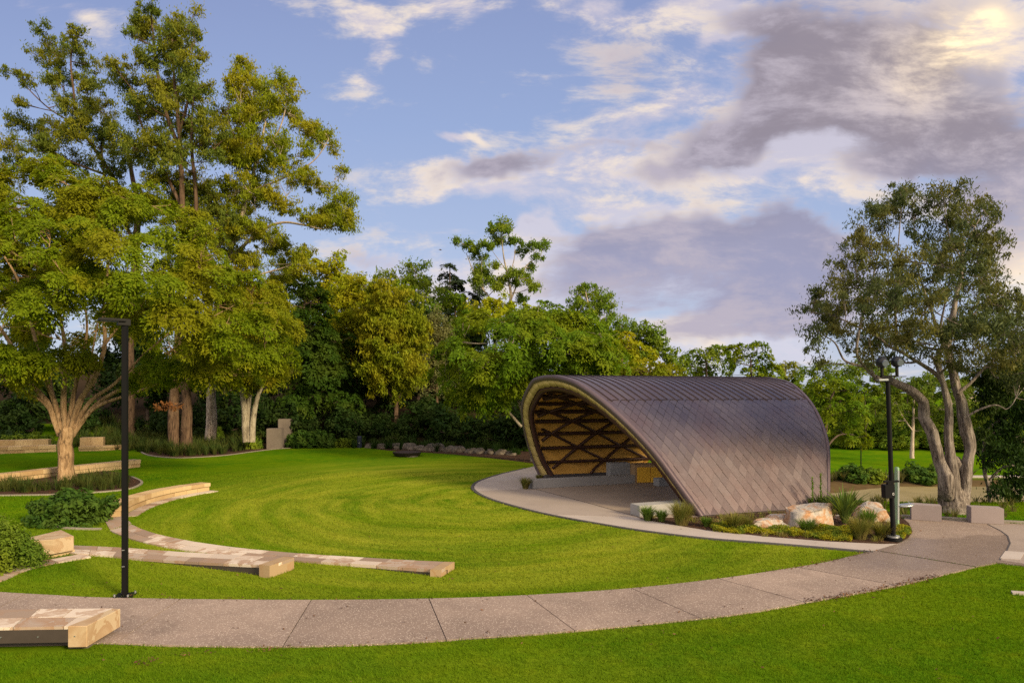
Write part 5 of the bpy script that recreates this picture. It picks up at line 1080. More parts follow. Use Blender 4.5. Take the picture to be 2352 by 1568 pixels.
# the paperbark
px_tree('paperbark_tree', (2188, 1191), 22.6,
    [(2066, 442, 36, 22), (2080, 462, 48, 22), (2050, 480, 53, 27), (2003, 478, 22, 16), (2100, 490, 43, 24), (2162, 430, 31, 22), (2205, 436, 43, 22), (2180, 462, 60, 29), (2225, 470, 36, 29), (2255, 472, 19, 16), (1985, 506, 29, 22), (2040, 512, 48, 29), (2100, 525, 36, 27), (2160, 505, 55, 32), (2215, 505, 48, 32), (2280, 512, 31, 32), (2303, 540, 18, 22), (1975, 538, 26, 18), (1965, 568, 34, 24), (2012, 568, 46, 29), (2135, 550, 50, 32), (2190, 550, 48, 32), (2245, 540, 36, 32), (2285, 555, 36, 20),
     (1926, 600, 24, 17), (1962, 605, 48, 32), (2020, 604, 55, 37), (2095, 600, 55, 34), (2150, 595, 43, 32), (2285, 600, 36, 27), (2250, 615, 41, 29), (2200, 605, 41, 27), (1930, 640, 43, 29), (1975, 650, 48, 34), (2030, 650, 55, 39), (2090, 645, 50, 37), (2145, 640, 43, 29), (2270, 660, 43, 32), (2315, 670, 36, 32), (2220, 655, 36, 24), (1875, 680, 29, 18), (1855, 713, 29, 16), (1892, 706, 43, 27), (1930, 705, 43, 29), (1980, 695, 43, 32), (2030, 695, 50, 34), (2085, 695, 48, 32), (2140, 690, 41, 29), (2300, 715, 43, 32), (2250, 705, 41, 29), (2330, 740, 41, 32), (2370, 700, 41, 37), (2390, 770, 41, 37),
     (1875, 755, 24, 17), (1865, 795, 26, 22), (1925, 760, 19, 12), (1945, 800, 20, 16), (2010, 760, 38, 32), (2055, 745, 48, 32), (2105, 745, 36, 24), (2155, 760, 24, 29), (2200, 750, 41, 32), (2250, 760, 43, 34), (2300, 770, 43, 34), (1995, 800, 29, 24), (2045, 820, 38, 27), (2235, 800, 41, 32), (2340, 800, 36, 34), (2100, 790, 31, 24), (1885, 830, 22, 17), (2280, 830, 43, 27), (2060, 780, 36, 27), (2000, 840, 29, 20), (2170, 800, 26, 22)] + dome([(1838, 705), (1880, 680), (1920, 640), (1930, 590), (1966, 560), (1970, 500), (2005, 472), (2045, 436), (2090, 434), (2120, 452), (2160, 420), (2205, 420), (2240, 432), (2275, 470), (2304, 505), (2322, 560), (2310, 640), (2352, 676), (2430, 640), (2500, 700), (2500, 900), (2352, 900), (2250, 880), (2150, 850), (2050, 850), (1990, 865), (1930, 820), (1860, 800)], 120, 36, 26, 4.2, 78),
    [([(2190, 1192), (2178, 1140), (2168, 1090), (2155, 1040), (2140, 990), (2122, 940), (2095, 905), (2072, 885), (2040, 872), (2010, 868)], 0.252, 0.089, ), ([(2200, 1192), (2208, 1140), (2216, 1080), (2225, 1010), (2216, 950), (2200, 905), (2188, 850), (2176, 800), (2186, 740), (2195, 685), (2208, 630), (2212, 560)], 0.262, 0.039), ([(2193, 1170), (2190, 1080), (2182, 1000), (2180, 930), (2165, 880), (2145, 820)], 0.202, 0.078),
     ([(2188, 1192), (2192, 1150), (2192, 1100), (2190, 1060)], 0.43, 0.201), ([(2182, 930), (2160, 870), (2120, 840), (2080, 815), (2045, 795), (2010, 770), (1955, 742), (1900, 720)], 0.081, 0.017), ([(2015, 870), (1990, 846), (1968, 810), (1978, 740), (1996, 680), (2008, 620), (2030, 540)], 0.066, 0.017), ([(1985, 842), (1940, 828), (1920, 790), (1900, 775), (1880, 760)], 0.040, 0.011),
     ([(2178, 800), (2155, 760), (2140, 720), (2120, 660), (2100, 590)], 0.076, 0.017), ([(2150, 830), (2165, 790), (2160, 750), (2172, 690)], 0.076, 0.023), ([(2188, 750), (2220, 735), (2260, 700), (2290, 660)], 0.055, 0.017), ([(2200, 905), (2240, 870), (2280, 830), (2330, 800)], 0.066, 0.023), ([(2215, 960), (2250, 940), (2285, 930), (2310, 940)], 0.050, 0.017), ([(2000, 690), (1960, 650), (1940, 610)], 0.030, 0.011), ([(2060, 800), (2055, 700), (2060, 600), (2070, 480)], 0.045, 0.013), ([(2210, 600), (2180, 540), (2170, 470)], 0.030, 0.011), ([(2210, 580), (2240, 520), (2260, 490)], 0.025, 0.011)],
    'droop', 'leaf_paperbark', 'bark_paper', 'massive multi trunked paperbark with airy olive crown at the right', seed=53, rs=.29, cov=2.5, nl=70, L=.115, W=.036, jit=.55, trunk_k=16, rbranch=.05, twig=.012, base_z=-.05, shell_=(.2, 1.), knob=.09, gnarl=2.3)
px_tree('scrub_tree', (2330, 1180), 25,
    [(2260, 860, 36, 30), (2250, 1000, 20, 30), (2320, 800, 40, 30), (2290, 870, 48, 36), (2345, 850, 54, 43), (2300, 930, 52, 43), (2350, 930, 55, 48), (2290, 990, 43, 40), (2340, 1000, 55, 48), (2310, 1050, 48, 40), (2360, 1080, 52, 48), (2280, 1060, 26, 31), (2330, 1110, 43, 31), (2400, 950, 60, 72), (2410, 1050, 60, 72), (2265, 900, 36, 36), (2275, 940, 28, 28), (2345, 1150, 40, 21), (2300, 1130, 31, 21)],
    [([(2275, 1195), (2270, 1120), (2262, 1080), (2285, 1040), (2330, 1020), (2380, 1010)], .10, .02), ([(2268, 1110), (2300, 1075), (2340, 1070), (2390, 1090)], .06, .02), ([(2262, 1085), (2258, 1030), (2275, 980), (2310, 960), (2360, 940)], .07, .02), ([(2270, 1150), (2290, 1120), (2330, 1125)], .05, .015), ([(2262, 1060), (2240, 1030), (2250, 980)], .05, .015)],
    'droop', 'leaf_dark', 'bark_paper', 'dark scrubby tree with bare grey twigs at the right edge', seed=55, rs=.36, cov=3.6, nl=96, L=.14, W=.05, rbranch=.03, twig=.01, base_z=-.2, cat='tree')

# filler trees of the wood: two of a kind built once, then copied
def copy_tree(o, loc, rz, s, label=None, group=None):
    c = o.copy(); COL.objects.link(c); c.location = loc; c.rotation_euler = (0, 0, rz); c.scale = (s, s, s * 1.0)
    if label: c['label'] = label
    if group: c['group'] = group
    for ch in list(o.children):
        k = ch.copy(); COL.objects.link(k); k.parent = c
    return c
def proto_tree(name, H, Rw, seed, lm, label, group, cat='tree'):
    r = np.random.default_rng(seed); E = []
    for k in range(16):
        h = r.uniform(.18, .92); rad = Rw * (1 - .55 * abs(h - .5) * 2) ; a = r.uniform(0, 6.28); q = r.uniform(.2, .75) * rad
        E.append((q * math.cos(a), q * math.sin(a), h * H, Rw * r.uniform(.32, .5), Rw * r.uniform(.32, .5), H * r.uniform(.08, .12)))
    return E, [([(0, 0, -.3), (.1, .05, H * .3), (-.1, .1, H * .6), (.05, 0, H * .88)], .2, .05)]
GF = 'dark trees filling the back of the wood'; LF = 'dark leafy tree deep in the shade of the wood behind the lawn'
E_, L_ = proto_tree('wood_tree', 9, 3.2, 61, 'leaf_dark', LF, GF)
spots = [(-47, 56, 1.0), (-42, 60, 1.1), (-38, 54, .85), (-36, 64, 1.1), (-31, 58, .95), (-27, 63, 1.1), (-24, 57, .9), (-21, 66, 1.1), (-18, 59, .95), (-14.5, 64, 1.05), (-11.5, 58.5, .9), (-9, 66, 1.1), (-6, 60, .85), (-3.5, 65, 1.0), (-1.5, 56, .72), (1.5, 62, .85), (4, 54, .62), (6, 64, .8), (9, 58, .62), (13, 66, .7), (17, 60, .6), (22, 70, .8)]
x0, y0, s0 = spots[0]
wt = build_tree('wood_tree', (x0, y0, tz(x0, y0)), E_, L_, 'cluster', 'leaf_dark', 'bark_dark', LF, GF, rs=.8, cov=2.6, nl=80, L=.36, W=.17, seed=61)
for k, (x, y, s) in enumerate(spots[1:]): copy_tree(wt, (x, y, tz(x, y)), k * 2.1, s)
GS = 'sunlit trees along the top of the wood'; LS = 'sunlit yellow green tree along the top of the wood behind the lawn'
sl = [(655, 66, 1.1), (735, 70, 1.2), (800, 66, .95), (860, 72, 1.15), (930, 74, 1.3), (985, 70, 1.05), (1045, 76, 1.2), (1085, 68, 1.0), (1290, 62, .95), (1345, 66, 1.05), (1440, 62, .85), (1500, 66, .8), (1560, 70, .75), (600, 64, 1.2)]
E_, L_ = proto_tree('wood_tree', 10, 3.0, 65, 'leaf_yellow', LS, GS)
x0 = (sl[0][0] - CU) / F * sl[0][1]
st_ = build_tree('wood_tree', (x0, sl[0][1], tz(x0, sl[0][1])), E_, L_, 'cluster', 'leaf_feather_green', 'bark_brown', LS, GS, rs=.7, cov=3.0, nl=76, L=.30, W=.13, seed=65)
for k, (u, d, sc2) in enumerate(sl[1:]):
    x = (u - CU) / F * d; copy_tree(st_, (x, d, tz(x, d)), k * 2.3, sc2)
FP = 'trees across the far park'; LP_ = 'rounded green tree in the row across the far park beyond the pond'
pl = [(1835, 118, 1.0), (1875, 106, .92), (1930, 112, 1.05), (1985, 104, .95), (2035, 114, 1.1), (2085, 102, .95), (2140, 110, 1.05), (2200, 104, 1.1), (2255, 98, 1.05), (2310, 100, 1.2), (2370, 96, 1.2), (2440, 92, 1.2), (1780, 124, 1.0), (2500, 88, 1.2), (1900, 98, .62), (1955, 95, .6), (2010, 97, .7), (2060, 94, .62), (2115, 96, .7), (2170, 93, .65), (2225, 92, .7), (2280, 90, .7), (2345, 88, .8), (1860, 100, .6)]
E_, L_ = proto_tree('park_tree', 9.5, 4.4, 67, 'leaf_mid', LP_, FP)
x0 = (pl[0][0] - CU) / F * pl[0][1]
E_ += [(r_x * 1.7, r_y * 1.7, 1.2 + .5 * abs(r_x), 1.9, 1.9, 1.1) for r_x, r_y in ((1.4, .2), (-1.3, .5), (.1, 1.3), (-.2, -1.4), (.9, -.9), (-1., -.8))]
pt = build_tree('park_tree', (x0, pl[0][1], tz(x0, pl[0][1])), E_, L_, 'cluster', 'leaf_mid', 'bark_dark', LP_, FP, rs=.9, cov=2.8, nl=70, L=.44, W=.2, seed=67)
for k, (u, d, sc2) in enumerate(pl[1:]):
    x = (u - CU) / F * d; copy_tree(pt, (x, d, tz(x, d)), k * 1.9, sc2)
GB = 'dark shrubs under the trees of the wood'; LB = 'dark leafy shrub under the trees along the back of the lawn'
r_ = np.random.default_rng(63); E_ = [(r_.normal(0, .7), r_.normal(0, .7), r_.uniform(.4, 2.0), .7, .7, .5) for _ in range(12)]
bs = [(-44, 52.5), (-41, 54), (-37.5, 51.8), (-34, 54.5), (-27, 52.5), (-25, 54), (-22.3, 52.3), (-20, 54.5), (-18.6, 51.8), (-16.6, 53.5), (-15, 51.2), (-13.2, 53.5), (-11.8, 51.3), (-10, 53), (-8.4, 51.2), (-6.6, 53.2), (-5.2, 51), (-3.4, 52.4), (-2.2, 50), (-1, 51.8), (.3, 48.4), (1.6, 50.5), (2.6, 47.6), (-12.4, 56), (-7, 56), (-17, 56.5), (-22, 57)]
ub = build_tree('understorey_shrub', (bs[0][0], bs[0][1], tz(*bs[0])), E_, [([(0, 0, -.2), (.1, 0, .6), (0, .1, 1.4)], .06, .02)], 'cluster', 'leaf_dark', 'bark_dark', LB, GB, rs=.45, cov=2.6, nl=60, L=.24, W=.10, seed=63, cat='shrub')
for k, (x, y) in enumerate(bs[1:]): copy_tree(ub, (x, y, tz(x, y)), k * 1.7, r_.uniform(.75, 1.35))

# ------------------------------------------------------------------ low plants
def blades_arr(C, dirs, H, W, bend, r):
    """arching blades: three segments of quads, vectorised"""
    n = len(C); up = np.array([0, 0, 1.]); d = nrm(dirs * np.array([1, 1, 0])); sd = np.cross(d, up); V = []
    ts = np.array([0, .4, .75, 1.])
    for t, wf in zip(ts, (1, .9, .6, .06)):
        p = C + up * (H * (t - .35 * bend * t ** 2.2))[:, None] + d * (H * bend * t ** 1.7)[:, None]; V += [p - sd * (W * wf / 2)[:, None], p + sd * (W * wf / 2)[:, None]]
    V = np.stack(V, 1).reshape(-1, 3); b = np.arange(n)[:, None] * 8; Q = np.stack([np.stack([b[:, 0] + 2 * k, b[:, 0] + 2 * k + 1, b[:, 0] + 2 * k + 3, b[:, 0] + 2 * k + 2], -1) for k in range(3)], 1).reshape(-1, 4)
    return V, Q
def tuft_mesh(n, H, spread, W, bend, seed):
    r = np.random.default_rng(seed); a = r.uniform(0, 6.283, n); q = np.sqrt(r.uniform(0, 1, n)) * spread; C = np.stack([q * np.cos(a), q * np.sin(a), 0 * a - .02], -1)
    aa = a + r.normal(0, .5, n); d = np.stack([np.cos(aa), np.sin(aa), 0 * a], -1); return blades_arr(C, d, H * r.uniform(.6, 1.1, n), W * r.uniform(.7, 1.2, n), bend * r.uniform(.3, 1.3, n), r)
def tuft(u, vb, hpx, wpx, m, label, seed, name='grass_tuft', cat='grass tuft', n=None, W=.012, bend=.55, group=None):
    b = gp(u, vb); d = b.y; H = pxm(hpx, d) * 1.15; sp = pxm(wpx, d) * .18; V, Q = tuft_mesh(int((n or 170) * 2.4), H * 1.15, sp * 1.25, W * 1.5, bend, seed); o = np_mesh(name, V, Q, m); o.location = (b.x, b.y, .03); tag(o, label, cat, group); return o
tuft(1488, 1197, 30, 34, 'blade_tuft_green', 'dark green grass tuft in front of the short stage wall', 71)
tuft(1520, 1199, 24, 26, 'blade_tuft_green', 'smaller light green grass tuft right of the dark one by the short wall', 72)
tuft(1566, 1207, 46, 56, 'blade_tuft', 'large straw green grass tuft at the front foot of the shell', 73, n=260)
tuft(1622, 1211, 20, 22, 'blade_tuft_green', 'small bright green tuft just right of the shell corner', 74)
tuft(1690, 1219, 36, 52, 'blade_tuft', 'wispy brown seeding grass tuft in front of the shell base', 75, n=200, bend=.6)
tuft(1716, 1219, 26, 26, 'blade_tuft', 'small green grass tuft left of the low flat boulder', 76)
tuft(1855, 1222, 26, 56, 'blade_tuft_green', 'blue green grass tuft in front of the big boulder', 77, bend=.7)
tuft(1975, 1240, 44, 50, 'blade_tuft', 'upright straw tipped grass tuft left of the spotlight pole', 78, n=240)
tuft(1994, 1210, 34, 40, 'blade_tuft_green', 'green grass tuft in front of the rounded rusty boulder', 79)
tuft(2028, 1238, 34, 52, 'blade_tuft', 'wide grass tuft touching the spotlight pole foot', 80, n=240, bend=.7)
tuft(1207, 1124, 24, 26, 'blade_tuft', 'golden grass tuft at the left end of the long stage wall', 81)
tuft(1238, 1104, 12, 14, 'blade_tuft', 'small golden tuft behind the end of the long stage wall', 82)
def yucca(u, vb, hpx, label, seed):
    b = gp(u, vb); d = b.y; H = pxm(hpx, d); r = np.random.default_rng(seed); n = 64; a = r.uniform(0, 6.283, n); tl = r.uniform(.05, .85, n)
    C = np.stack([.05 * np.cos(a), .05 * np.sin(a), .08 + 0 * a], -1); dd = np.stack([np.cos(a), np.sin(a), 0 * a], -1); V, Q = blades_arr(C, dd, H * r.uniform(.8, 1.15, n), .085 * r.uniform(.8, 1.2, n), tl, r)
    root = empty('spiky_plant', (b.x, b.y, .03)); tag(root, label, 'spiky plant'); np_mesh('leaves', V, Q, 'blade_yucca', root)
    bm = bmesh.new(); add_cyl(bm, (0, 0, -.05), (0, 0, .16), .07, .05, 10); bm_obj('stem', bm, 'bark_brown', root)
yucca(1940, 1209, 84, 'spiky rosette of bright sword leaves between two boulders', 5)
def spike_plant(u, vb, ht, label, seed, hl):
    b = gp(u, vb); d = b.y; H = pxm(ht, d); r = np.random.default_rng(seed); root = empty('flower_spike_plant', (b.x, b.y, .03)); tag(root, label, 'spiky plant')
    n = 40; a = r.uniform(0, 6.283, n); C = np.stack([.06 * np.cos(a), .06 * np.sin(a), 0 * a], -1); dd = np.stack([np.cos(a), np.sin(a), 0 * a], -1); V, Q = blades_arr(C, dd, pxm(hl, d) * r.uniform(.7, 1.1, n), .05 * r.uniform(.7, 1.2, n), r.uniform(.1, .6, n), r); np_mesh('leaves', V, Q, 'blade_strap', root)
    V, Q = [], []; tube(V, Q, [(0, 0, 0), (.01, 0, H * .5), (-.02, 0, H)], [.022, .018, .008], 7); m = 130; t = r.uniform(.1, 1., m); C = np.stack([0 * t, 0 * t, t * H], -1); dr = nrm(np.stack([r.normal(0, 1, m), r.normal(0, 1, m), .8 + 0 * t], -1)); LV, LQ = leaf_quads(C + dr * .03, dr, np.cross(dr, r.normal(0, 1, (m, 3))), np.full(m, .10), np.full(m, .03)); b0 = sum(len(x) for x in V); V.append(LV); Q.append(LQ + b0)
    np_mesh('flower_stalk', np.concatenate(V), np.concatenate(Q), 'blade_tuft_green', root)
spike_plant(1885, 1172, 84, 'tallest green flower spike standing against the right end of the shell', 6, 40)
spike_plant(1866, 1174, 78, 'shorter green flower spike behind the big boulder', 7, 34)
for u, vb, hp, lab, sd in ((1912, 1170, 26, 'dark strappy clump at the foot of the shell right corner', 83), (1902, 1176, 30, 'strappy green clump behind the big boulder at shell corner', 84)):
    tuft(u, vb, hp, 50, 'blade_strap', lab, sd, 'strappy_plant', 'strappy plant', 120, .03, .6)
def patch_leaves(name, polys, dens, L, W, h, m, seed, z=.03, kind='stuff', label=None, cat=None, up=.6):
    r = np.random.default_rng(seed); Cs = []
    for poly in polys:
        P = np.array([(p[0], p[1]) for p in poly]); lo, hi = P.min(0), P.max(0); n = int(dens * np.prod(hi - lo)); X = r.uniform(lo[0], hi[0], n); Y = r.uniform(lo[1], hi[1], n); k = in_poly(X, Y, P); X, Y = X[k], Y[k]
        hh = h * (.35 + .65 * np.abs(np.sin(X * 2.9 + 1) * np.cos(Y * 3.7))); Cs.append(np.stack([X, Y, z + terrain(X, Y) + hh * r.uniform(0, 1, len(X)) ** .6], -1))
    C = np.concatenate(Cs); n = len(C); ax = r.normal(0, 1, (n, 3)) + np.array([0, 0, up]); sd = np.cross(r.normal(0, 1, (n, 3)), ax); s = r.uniform(.6, 1.3, n); V, Q = leaf_quads(C, ax, sd, L * s, W * s); o = np_mesh(name, V, Q, m); tag(o, label, cat, kind=kind); return o
gc = [[(1628, 1211), (1660, 1206), (1730, 1213), (1742, 1226), (1700, 1229), (1640, 1223)], [(1722, 1222), (1780, 1219), (1812, 1222), (1816, 1232), (1760, 1230)], [(1800, 1225), (1835, 1222), (1850, 1232), (1820, 1236)], [(1852, 1226), (1900, 1215), (1950, 1217), (1965, 1230), (1955, 1246), (1900, 1243), (1850, 1236)], [(2060, 1221), (2088, 1218), (2094, 1228), (2075, 1241), (2056, 1244)]]
def scatter_litter():
    r = np.random.default_rng(215); Cs = []
    for poly, dens in ((shell_bed, 26), (mul, 9), (bb_line + [at(826, 1030, 49.5), at(322, 1030, 49.5)], 5), (bl, 10)):
        P = np.array([(p[0], p[1]) for p in poly]); lo, hi = P.min(0), P.max(0); n = int(dens * np.prod(hi - lo)); X = r.uniform(lo[0], hi[0], n); Y = r.uniform(lo[1], hi[1], n); k = in_poly(X, Y, P); Cs.append(np.stack([X[k], Y[k], .045 + 0 * X[k]], -1))
    C = np.concatenate(Cs); n = len(C); ax = r.normal(0, 1, (n, 3)) * np.array([1, 1, .3]); sd = np.cross(np.array([0, 0, 1.]) + r.normal(0, .4, (n, 3)), ax); q = r.uniform(.6, 1.5, n); V, Q = leaf_quads(C, ax, sd, .09 * q, .035 * q); tag(np_mesh('leaf_litter', V, Q, 'litter'), 'dry bark and leaves scattered over the mulch beds', 'leaf litter', kind='stuff')
scatter_litter()
patch_leaves('ground_cover', [[gp(u, v) for u, v in p] for p in gc], 4200, .06, .026, .20, 'ground_cover', 90, label='yellow ground cover between the boulders beside the shell', cat='ground cover')

def mound(name, u, vb, wpx, hpx, dep, label, m, seed, n, L, W, lobes=None, zoff=0.):
    b = gp(u, vb); d = b.y + dep / 2; r = np.random.default_rng(seed); hw = pxm(wpx, d) / 2; H = pxm(hpx, d) * 1.0; root = empty(name, (b.x * d / b.y, d, zoff)); tag(root, label, 'shrub'); S = []
    K = 70
    th = r.uniform(0, 6.283, K); ph = np.arccos(r.uniform(.0, 1, K)); q = r.uniform(.55, 1., K); S = np.stack([q * hw * np.sin(ph) * np.cos(th), q * dep / 2 * np.sin(ph) * np.sin(th), q * H * .92 * np.cos(ph) + .05], -1); S[:, 2] *= r.uniform(.75, 1.08, K)
    O = nrm(S / np.array([hw, dep / 2, H])); LV, LQ = sprays(S, np.full(K, min(H, hw) * .34) * r.uniform(.7, 1.2, K), O, 'cluster', n // K, L, W, r); np_mesh('foliage', LV, LQ, m, root)
    V, Q = [], []
    for k in range(0, K, 2): tube(V, Q, curve_to((r.normal(0, hw * .25), r.normal(0, dep * .1), -.05), S[k], r, .0, 4), np.linspace(.014, .006, 4), 5)
    np_mesh('stems', np.concatenate(V), np.concatenate(Q), 'bark_brown', root); return root
mound('leafy_shrub', 168, 1214, 205, 72, 2.4, 'low mounded leafy shrub beside the curved stone seat', 'leaf_shrub', 91, 9000, .15, .07)
mound('leafy_shrub', -12, 1330, 170, 122, 1.6, 'dense green shrub at the left edge behind the bench paving', 'leaf_mid', 92, 15000, .07, .036)
KK = spline([gp(u, v) for u, v in [(74, 1190), (80, 1203), (110, 1211), (170, 1216), (230, 1217)]]); tag(strip2('bed_kerb', KK, offset_line(KK, .1), .05, 'kerb'), kind='structure')
bm_list = [(690, 1030, 60, 40, 2.0, 'broad leafed shrub right of the concrete pillars', 'leaf_shrub'), (735, 1030, 70, 42, 2.2, 'broad leafed shrub in the middle of the bed right of the pillars', 'leaf_shrub'), (790, 1028, 60, 22, 1.6, 'low green shrub beside the navy bollard', 'leaf_mid'), (575, 1032, 50, 24, 1.4, 'low shrub at the foot of the pale three stemmed tree', 'leaf_mid'), (705, 1012, 24, 32, 1.2, 'upright leafy plant behind the shrubs right of the pillars', 'leaf_mid'), (804, 1012, 22, 46, 1.0, 'tall bright leaved plant in front of the dark wood', 'leaf_shrub'), (500, 1020, 26, 44, 1.2, 'upright broad leaved plant against the peeling gum trunk', 'leaf_mid'), (60, 1000, 130, 34, 3.0, 'dark shrub on the upper left lawn', 'leaf_mid'), (15, 1014, 80, 36, 2.4, 'spiky dark shrub above the left terrace wall', 'leaf_dark')]
for k, (u, vb, w, h, dep, lab, m) in enumerate(bm_list):
    if vb <= 1014 and u < 200: o = mound('bed_shrub', u, 1030, w, h, dep, lab, m, 100 + k, 5000, .26, .10, zoff=0.); p = at(u, vb, 49.5); o.location = (p.x, p.y, tz(p.x, p.y))
    else: mound('bed_shrub', u, max(vb, 1024), w, h + max(0, 1024 - vb) * 0, dep, lab, m, 100 + k, 4600, .24, .10)
# strappy ground plants as masses
def strap_mass(name, poly, dens, H, W, m, seed, label, cat, bend=.6, zfun=terrain):
    r = np.random.default_rng(seed); P = np.array([(p[0], p[1]) for p in poly]); lo, hi = P.min(0), P.max(0); nc = int(dens * np.prod(hi - lo)); X = r.uniform(lo[0], hi[0], nc); Y = r.uniform(lo[1], hi[1], nc); k = in_poly(X, Y, P); X, Y = X[k], Y[k]; nb = 26
    n = len(X) * nb; a = r.uniform(0, 6.283, n); q = r.uniform(0, .12, n); Cx = np.repeat(X, nb) + q * np.cos(a); Cy = np.repeat(Y, nb) + q * np.sin(a); hs = np.repeat(r.uniform(.55, 1.25, len(X)), nb); C = np.stack([Cx, Cy, terrain(Cx, Cy)], -1); d = np.stack([np.cos(a), np.sin(a), 0 * a], -1)
    V, Q = blades_arr(C, d, H * hs * r.uniform(.6, 1.1, n), W * r.uniform(.7, 1.2, n), bend * r.uniform(.3, 1.3, n), r); o = np_mesh(name, V, Q, m); tag(o, label, cat, kind='stuff'); return o
strap_mass('strap_grass', [gp(u, v) for u, v in [(-60, 1120), (40, 1119), (130, 1118), (190, 1102), (290, 1096), (308, 1110), (270, 1124), (150, 1133), (0, 1135), (-60, 1135)]], 7, .62, .022, 'blade_strap', 111, 'strappy grass under the spreading tree', 'grass')
strap_mass('strap_grass', [gp(330, 1040), gp(400, 1049), gp(500, 1044), gp(580, 1035), at(600, 1020, 51), at(500, 1020, 54), at(240, 1020, 54), at(225, 1020, 49)], 5, .95, .035, 'blade_strap', 112, 'dark strappy grass round the gum trunks', 'grass')
strap_mass('strap_grass', [at(150, 1000, 49), at(320, 1000, 48.5), at(560, 1000, 56), at(150, 1000, 58)], 2.2, 1.15, .04, 'blade_strap', 113, 'tall strappy grass on the shaded slope', 'grass')
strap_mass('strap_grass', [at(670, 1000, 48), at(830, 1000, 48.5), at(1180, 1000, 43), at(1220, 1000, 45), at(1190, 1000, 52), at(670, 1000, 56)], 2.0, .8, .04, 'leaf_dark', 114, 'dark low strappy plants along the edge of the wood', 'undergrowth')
def bird():
    p = at(1012, 574, 110); bm = bmesh.new(); add_sphere(bm, (0, 0, 0), (.22, .07, .06), None, 10); add_cyl(bm, (-.2, 0, 0), (-.36, 0, .0), .04, .015, 6)
    for sy in (-1, 1):
        v = [bm.verts.new(q) for q in ((.08, 0, .03), (-.08, 0, .03), (-.14, sy * .22, .12), (-.05, sy * .42, .05), (.02, sy * .22, .13))]; bm.faces.new(v)
    o = bm_obj('bird', bm, 'bark_dark'); o.location = p; o.rotation_euler = (.2, 0, .5); tag(o, 'tiny dark bird flying left of the slender gum', 'bird')
bird()
strap_mass('bed_grass', shell_bed, 5., .20, .014, 'blade_tuft', 124, 'short straggly grass and seedlings across the mulch by the shell', 'grass')
# dead hanging branch
def dead_branch():
    p = at(385, 935, 44.5); root = empty('dead_branch', p); tag(root, 'hanging dead branch of orange brown leaves before the dark twin trunk', 'branch'); r = np.random.default_rng(6); V, Q = [], []
    tube(V, Q, [(.9, .1, .3), (.4, 0, .1), (-.2, 0, .0), (-.6, 0, .15)], [.03, .025, .02, .008], 6); np_mesh('twig', np.concatenate(V), np.concatenate(Q), 'bark_brown', root)
    S = np.stack([r.uniform(-.7, .6, 14), r.normal(0, .2, 14), r.normal(.02, .18, 14)], -1); LV, LQ = sprays(S, np.full(14, .25), nrm(S), 'droop', 26, .17, .07, r); np_mesh('dry_leaves', LV, LQ, 'dry_leaf', root)
dead_branch()

# ------------------------------------------------------------------ pond and far bank
pond = [at(1860, 1150, 50), at(2440, 1150, 47), at(2700, 1150, 48), at(2700, 1110, 68), at(2250, 1110, 68.5), at(2080, 1110, 67.5), at(1930, 1110, 63), at(1860, 1110, 60)]
tag(slab('pond_water', spline(pond, 6, True), -5.25, 'pond_scum', -6.4, False), kind='structure')
fp = [at(1850, 1085, 71.2), at(2100, 1085, 71.2), at(2600, 1085, 71.2), at(2600, 1085, 72.4), at(2100, 1085, 72.4), at(1850, 1085, 72.4)]
tag(slab('far_path', fp, tz(30, 71.8) + .09, 'apron_concrete', -5.2, False), kind='structure')
strap_mass('reeds', [at(1880, 1100, 67.5), at(2240, 1100, 68.5), at(2240, 1100, 70.6), at(1880, 1100, 70.6)], 1.6, 1.3, .07, 'reed', 121, 'rank reeds along the far pond bank', 'reeds')
strap_mass('reeds', [at(1930, 1150, 44), at(2450, 1150, 42), at(2450, 1150, 46), at(1930, 1150, 48)], .7, .8, .05, 'reed', 122, 'straw coloured reeds on the near pond bank', 'reeds')
strap_mass('reeds', [gp(1905, 1160), gp(2070, 1184), gp(2160, 1188), gp(2330, 1199), at(2330, 1180, 27), at(1930, 1180, 30)], 2.0, .34, .022, 'reed', 123, 'dry grass behind the plaza kerb', 'reeds')
for k, (u, d, w, h, lab, m) in enumerate([(1960, 69.5, 60, 40, 'bushy shrub on the far pond bank left of the lamp post', 'leaf_shrub'), (2005, 69, 40, 34, 'rounded shrub on the far pond bank below the lamp post', 'leaf_mid'), (2110, 69, 70, 42, 'broad green shrub on the far pond bank behind the pole', 'leaf_shrub'), (2150, 70, 50, 40, 'dark shrub on the far bank beside the paperbark trunk', 'leaf_mid'), (2290, 40, 70, 36, 'shrub on the near pond bank behind the right block bench', 'leaf_mid'), (2345, 38, 60, 40, 'shrub on the near pond bank at the right edge', 'leaf_shrub')]):
    o = mound('bank_shrub', 1500, 1045, w, h, 2.5, lab, m, 130 + k, 4200, .26, .11); x = (u - CU) / F * d; o.location = (x, d, tz(x, d) - .1); f_ = d / 43.3; o.scale = (f_, f_, f_)

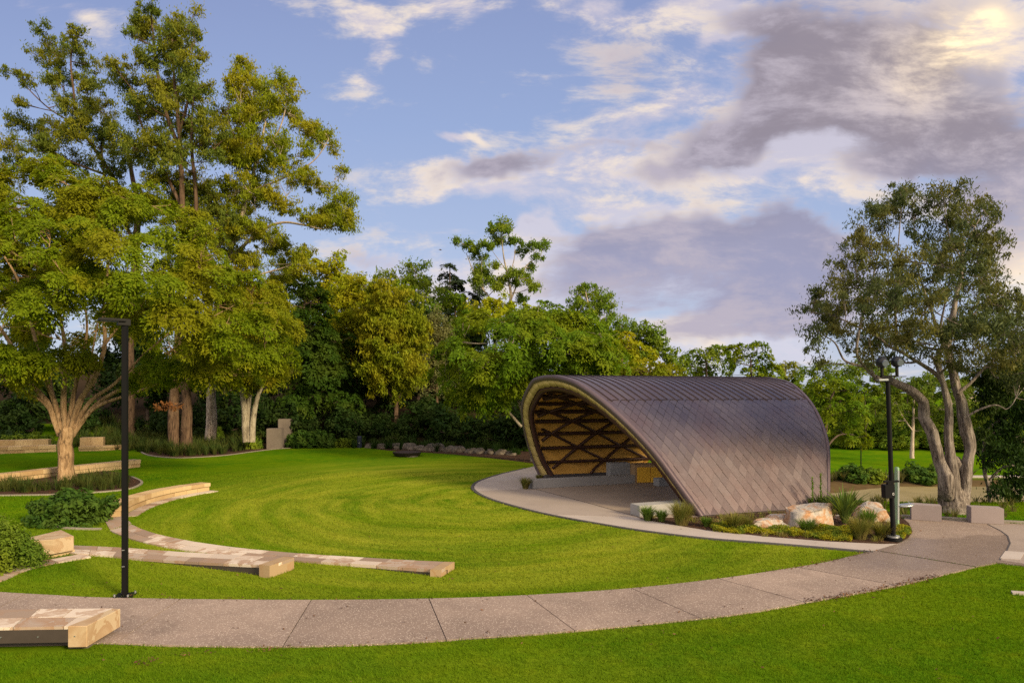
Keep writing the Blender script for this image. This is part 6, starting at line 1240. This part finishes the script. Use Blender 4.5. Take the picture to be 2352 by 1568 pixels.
# ------------------------------------------------------------------ turf blades and litter
def turf():
    r = np.random.default_rng(200); Xs, Ys = [], []
    for d0, d1, dens in [(8.6, 10, 2300), (10, 12, 2000), (12, 14, 1500), (14, 17, 950), (17, 21, 560), (21, 27, 300), (27, 34, 150)]:
        hw = d1 * 1.02; n = int(dens * 2 * hw * (d1 - d0)); x = r.uniform(-hw, hw, n); y = r.uniform(d0, d1, n); k = np.abs(x / y) < 1.02; Xs.append(x[k]); Ys.append(y[k])
    X = np.concatenate(Xs); Y = np.concatenate(Ys); bad = np.zeros(len(X), bool)
    for P in KEEP_OUT:
        lo, hi = P.min(0) - .01, P.max(0) + .01; c = np.where((X > lo[0]) & (X < hi[0]) & (Y > lo[1]) & (Y < hi[1]))[0]
        if len(c): bad[c] |= in_poly(X[c] + r.normal(0, .022, len(c)), Y[c] + r.normal(0, .022, len(c)), P)
    X, Y = X[~bad], Y[~bad]; n = len(X); f = np.clip(Y / 10, .9, 2.4); C = np.stack([X, Y, terrain(X, Y) - .004], -1)
    h = .046 * r.uniform(.45, 1.35, n) * (1 + .18 * (f - 1)); w = .0105 * f * r.uniform(.7, 1.3, n); a = r.uniform(0, 6.283, n); sd = np.stack([np.cos(a), np.sin(a), 0 * a], -1); ln = r.normal(0, .5, (n, 3)) * np.array([1, 1, 0]); tip = C + (ln + np.array([0, 0, 1.])) * h[:, None]
    V = np.stack([C - sd * (w / 2)[:, None], C + sd * (w / 2)[:, None], tip], 1).reshape(-1, 3); Q = np.arange(3 * n).reshape(-1, 3); o = np_mesh('lawn_grass', V, Q, 'grass_blade'); tag(o, 'short mown green turf of the lawn', 'grass', kind='stuff')
turf()
def litter():
    r = np.random.default_rng(210); C = []
    ne = resample(near_e, 400); fe = resample(far_e, 400)
    for P, lo, hi, n, sp in ((ne, 300, 372, 420, .07), (ne, 130, 300, 60, .12), (fe, 330, 399, 160, .06), (fe, 100, 330, 60, .08)):
        k = r.integers(lo, hi, n); C.append(np.stack([P[k, 0] + r.normal(0, sp, n), P[k, 1] + r.normal(0, sp, n), .035 + r.uniform(0, .02, n)], -1))
    for u, v, n in ((420, 1507, 14), (480, 1503, 10), (350, 1519, 16), (320, 1530, 12), (640, 1492, 18), (600, 1498, 14), (380, 1371, 6), (300, 1375, 6), (2020, 1500, 4), (1900, 1384, 6)): 
        p = gp(u, v); C.append(np.stack([p.x + r.normal(0, .12, n), p.y + r.normal(0, .05, n), .04 + r.uniform(0, .02, n)], -1))
    n = 300; y = r.uniform(8.8, 20, n); x = r.uniform(-.78, .78, n) * y; C.append(np.stack([x, y, .045 + 0 * x], -1)); C = np.concatenate(C); n = len(C); ax = r.normal(0, 1, (n, 3)) * np.array([1, 1, .25]); sd = np.cross(np.array([0, 0, 1.]) + r.normal(0, .4, (n, 3)), ax); s = r.uniform(.6, 1.4, n); V, Q = leaf_quads(C, ax, sd, .055 * s, .022 * s); tag(np_mesh('leaf_litter', V, Q, 'litter'), 'fallen brown leaves along the path edges', 'leaf litter', kind='stuff')
litter()
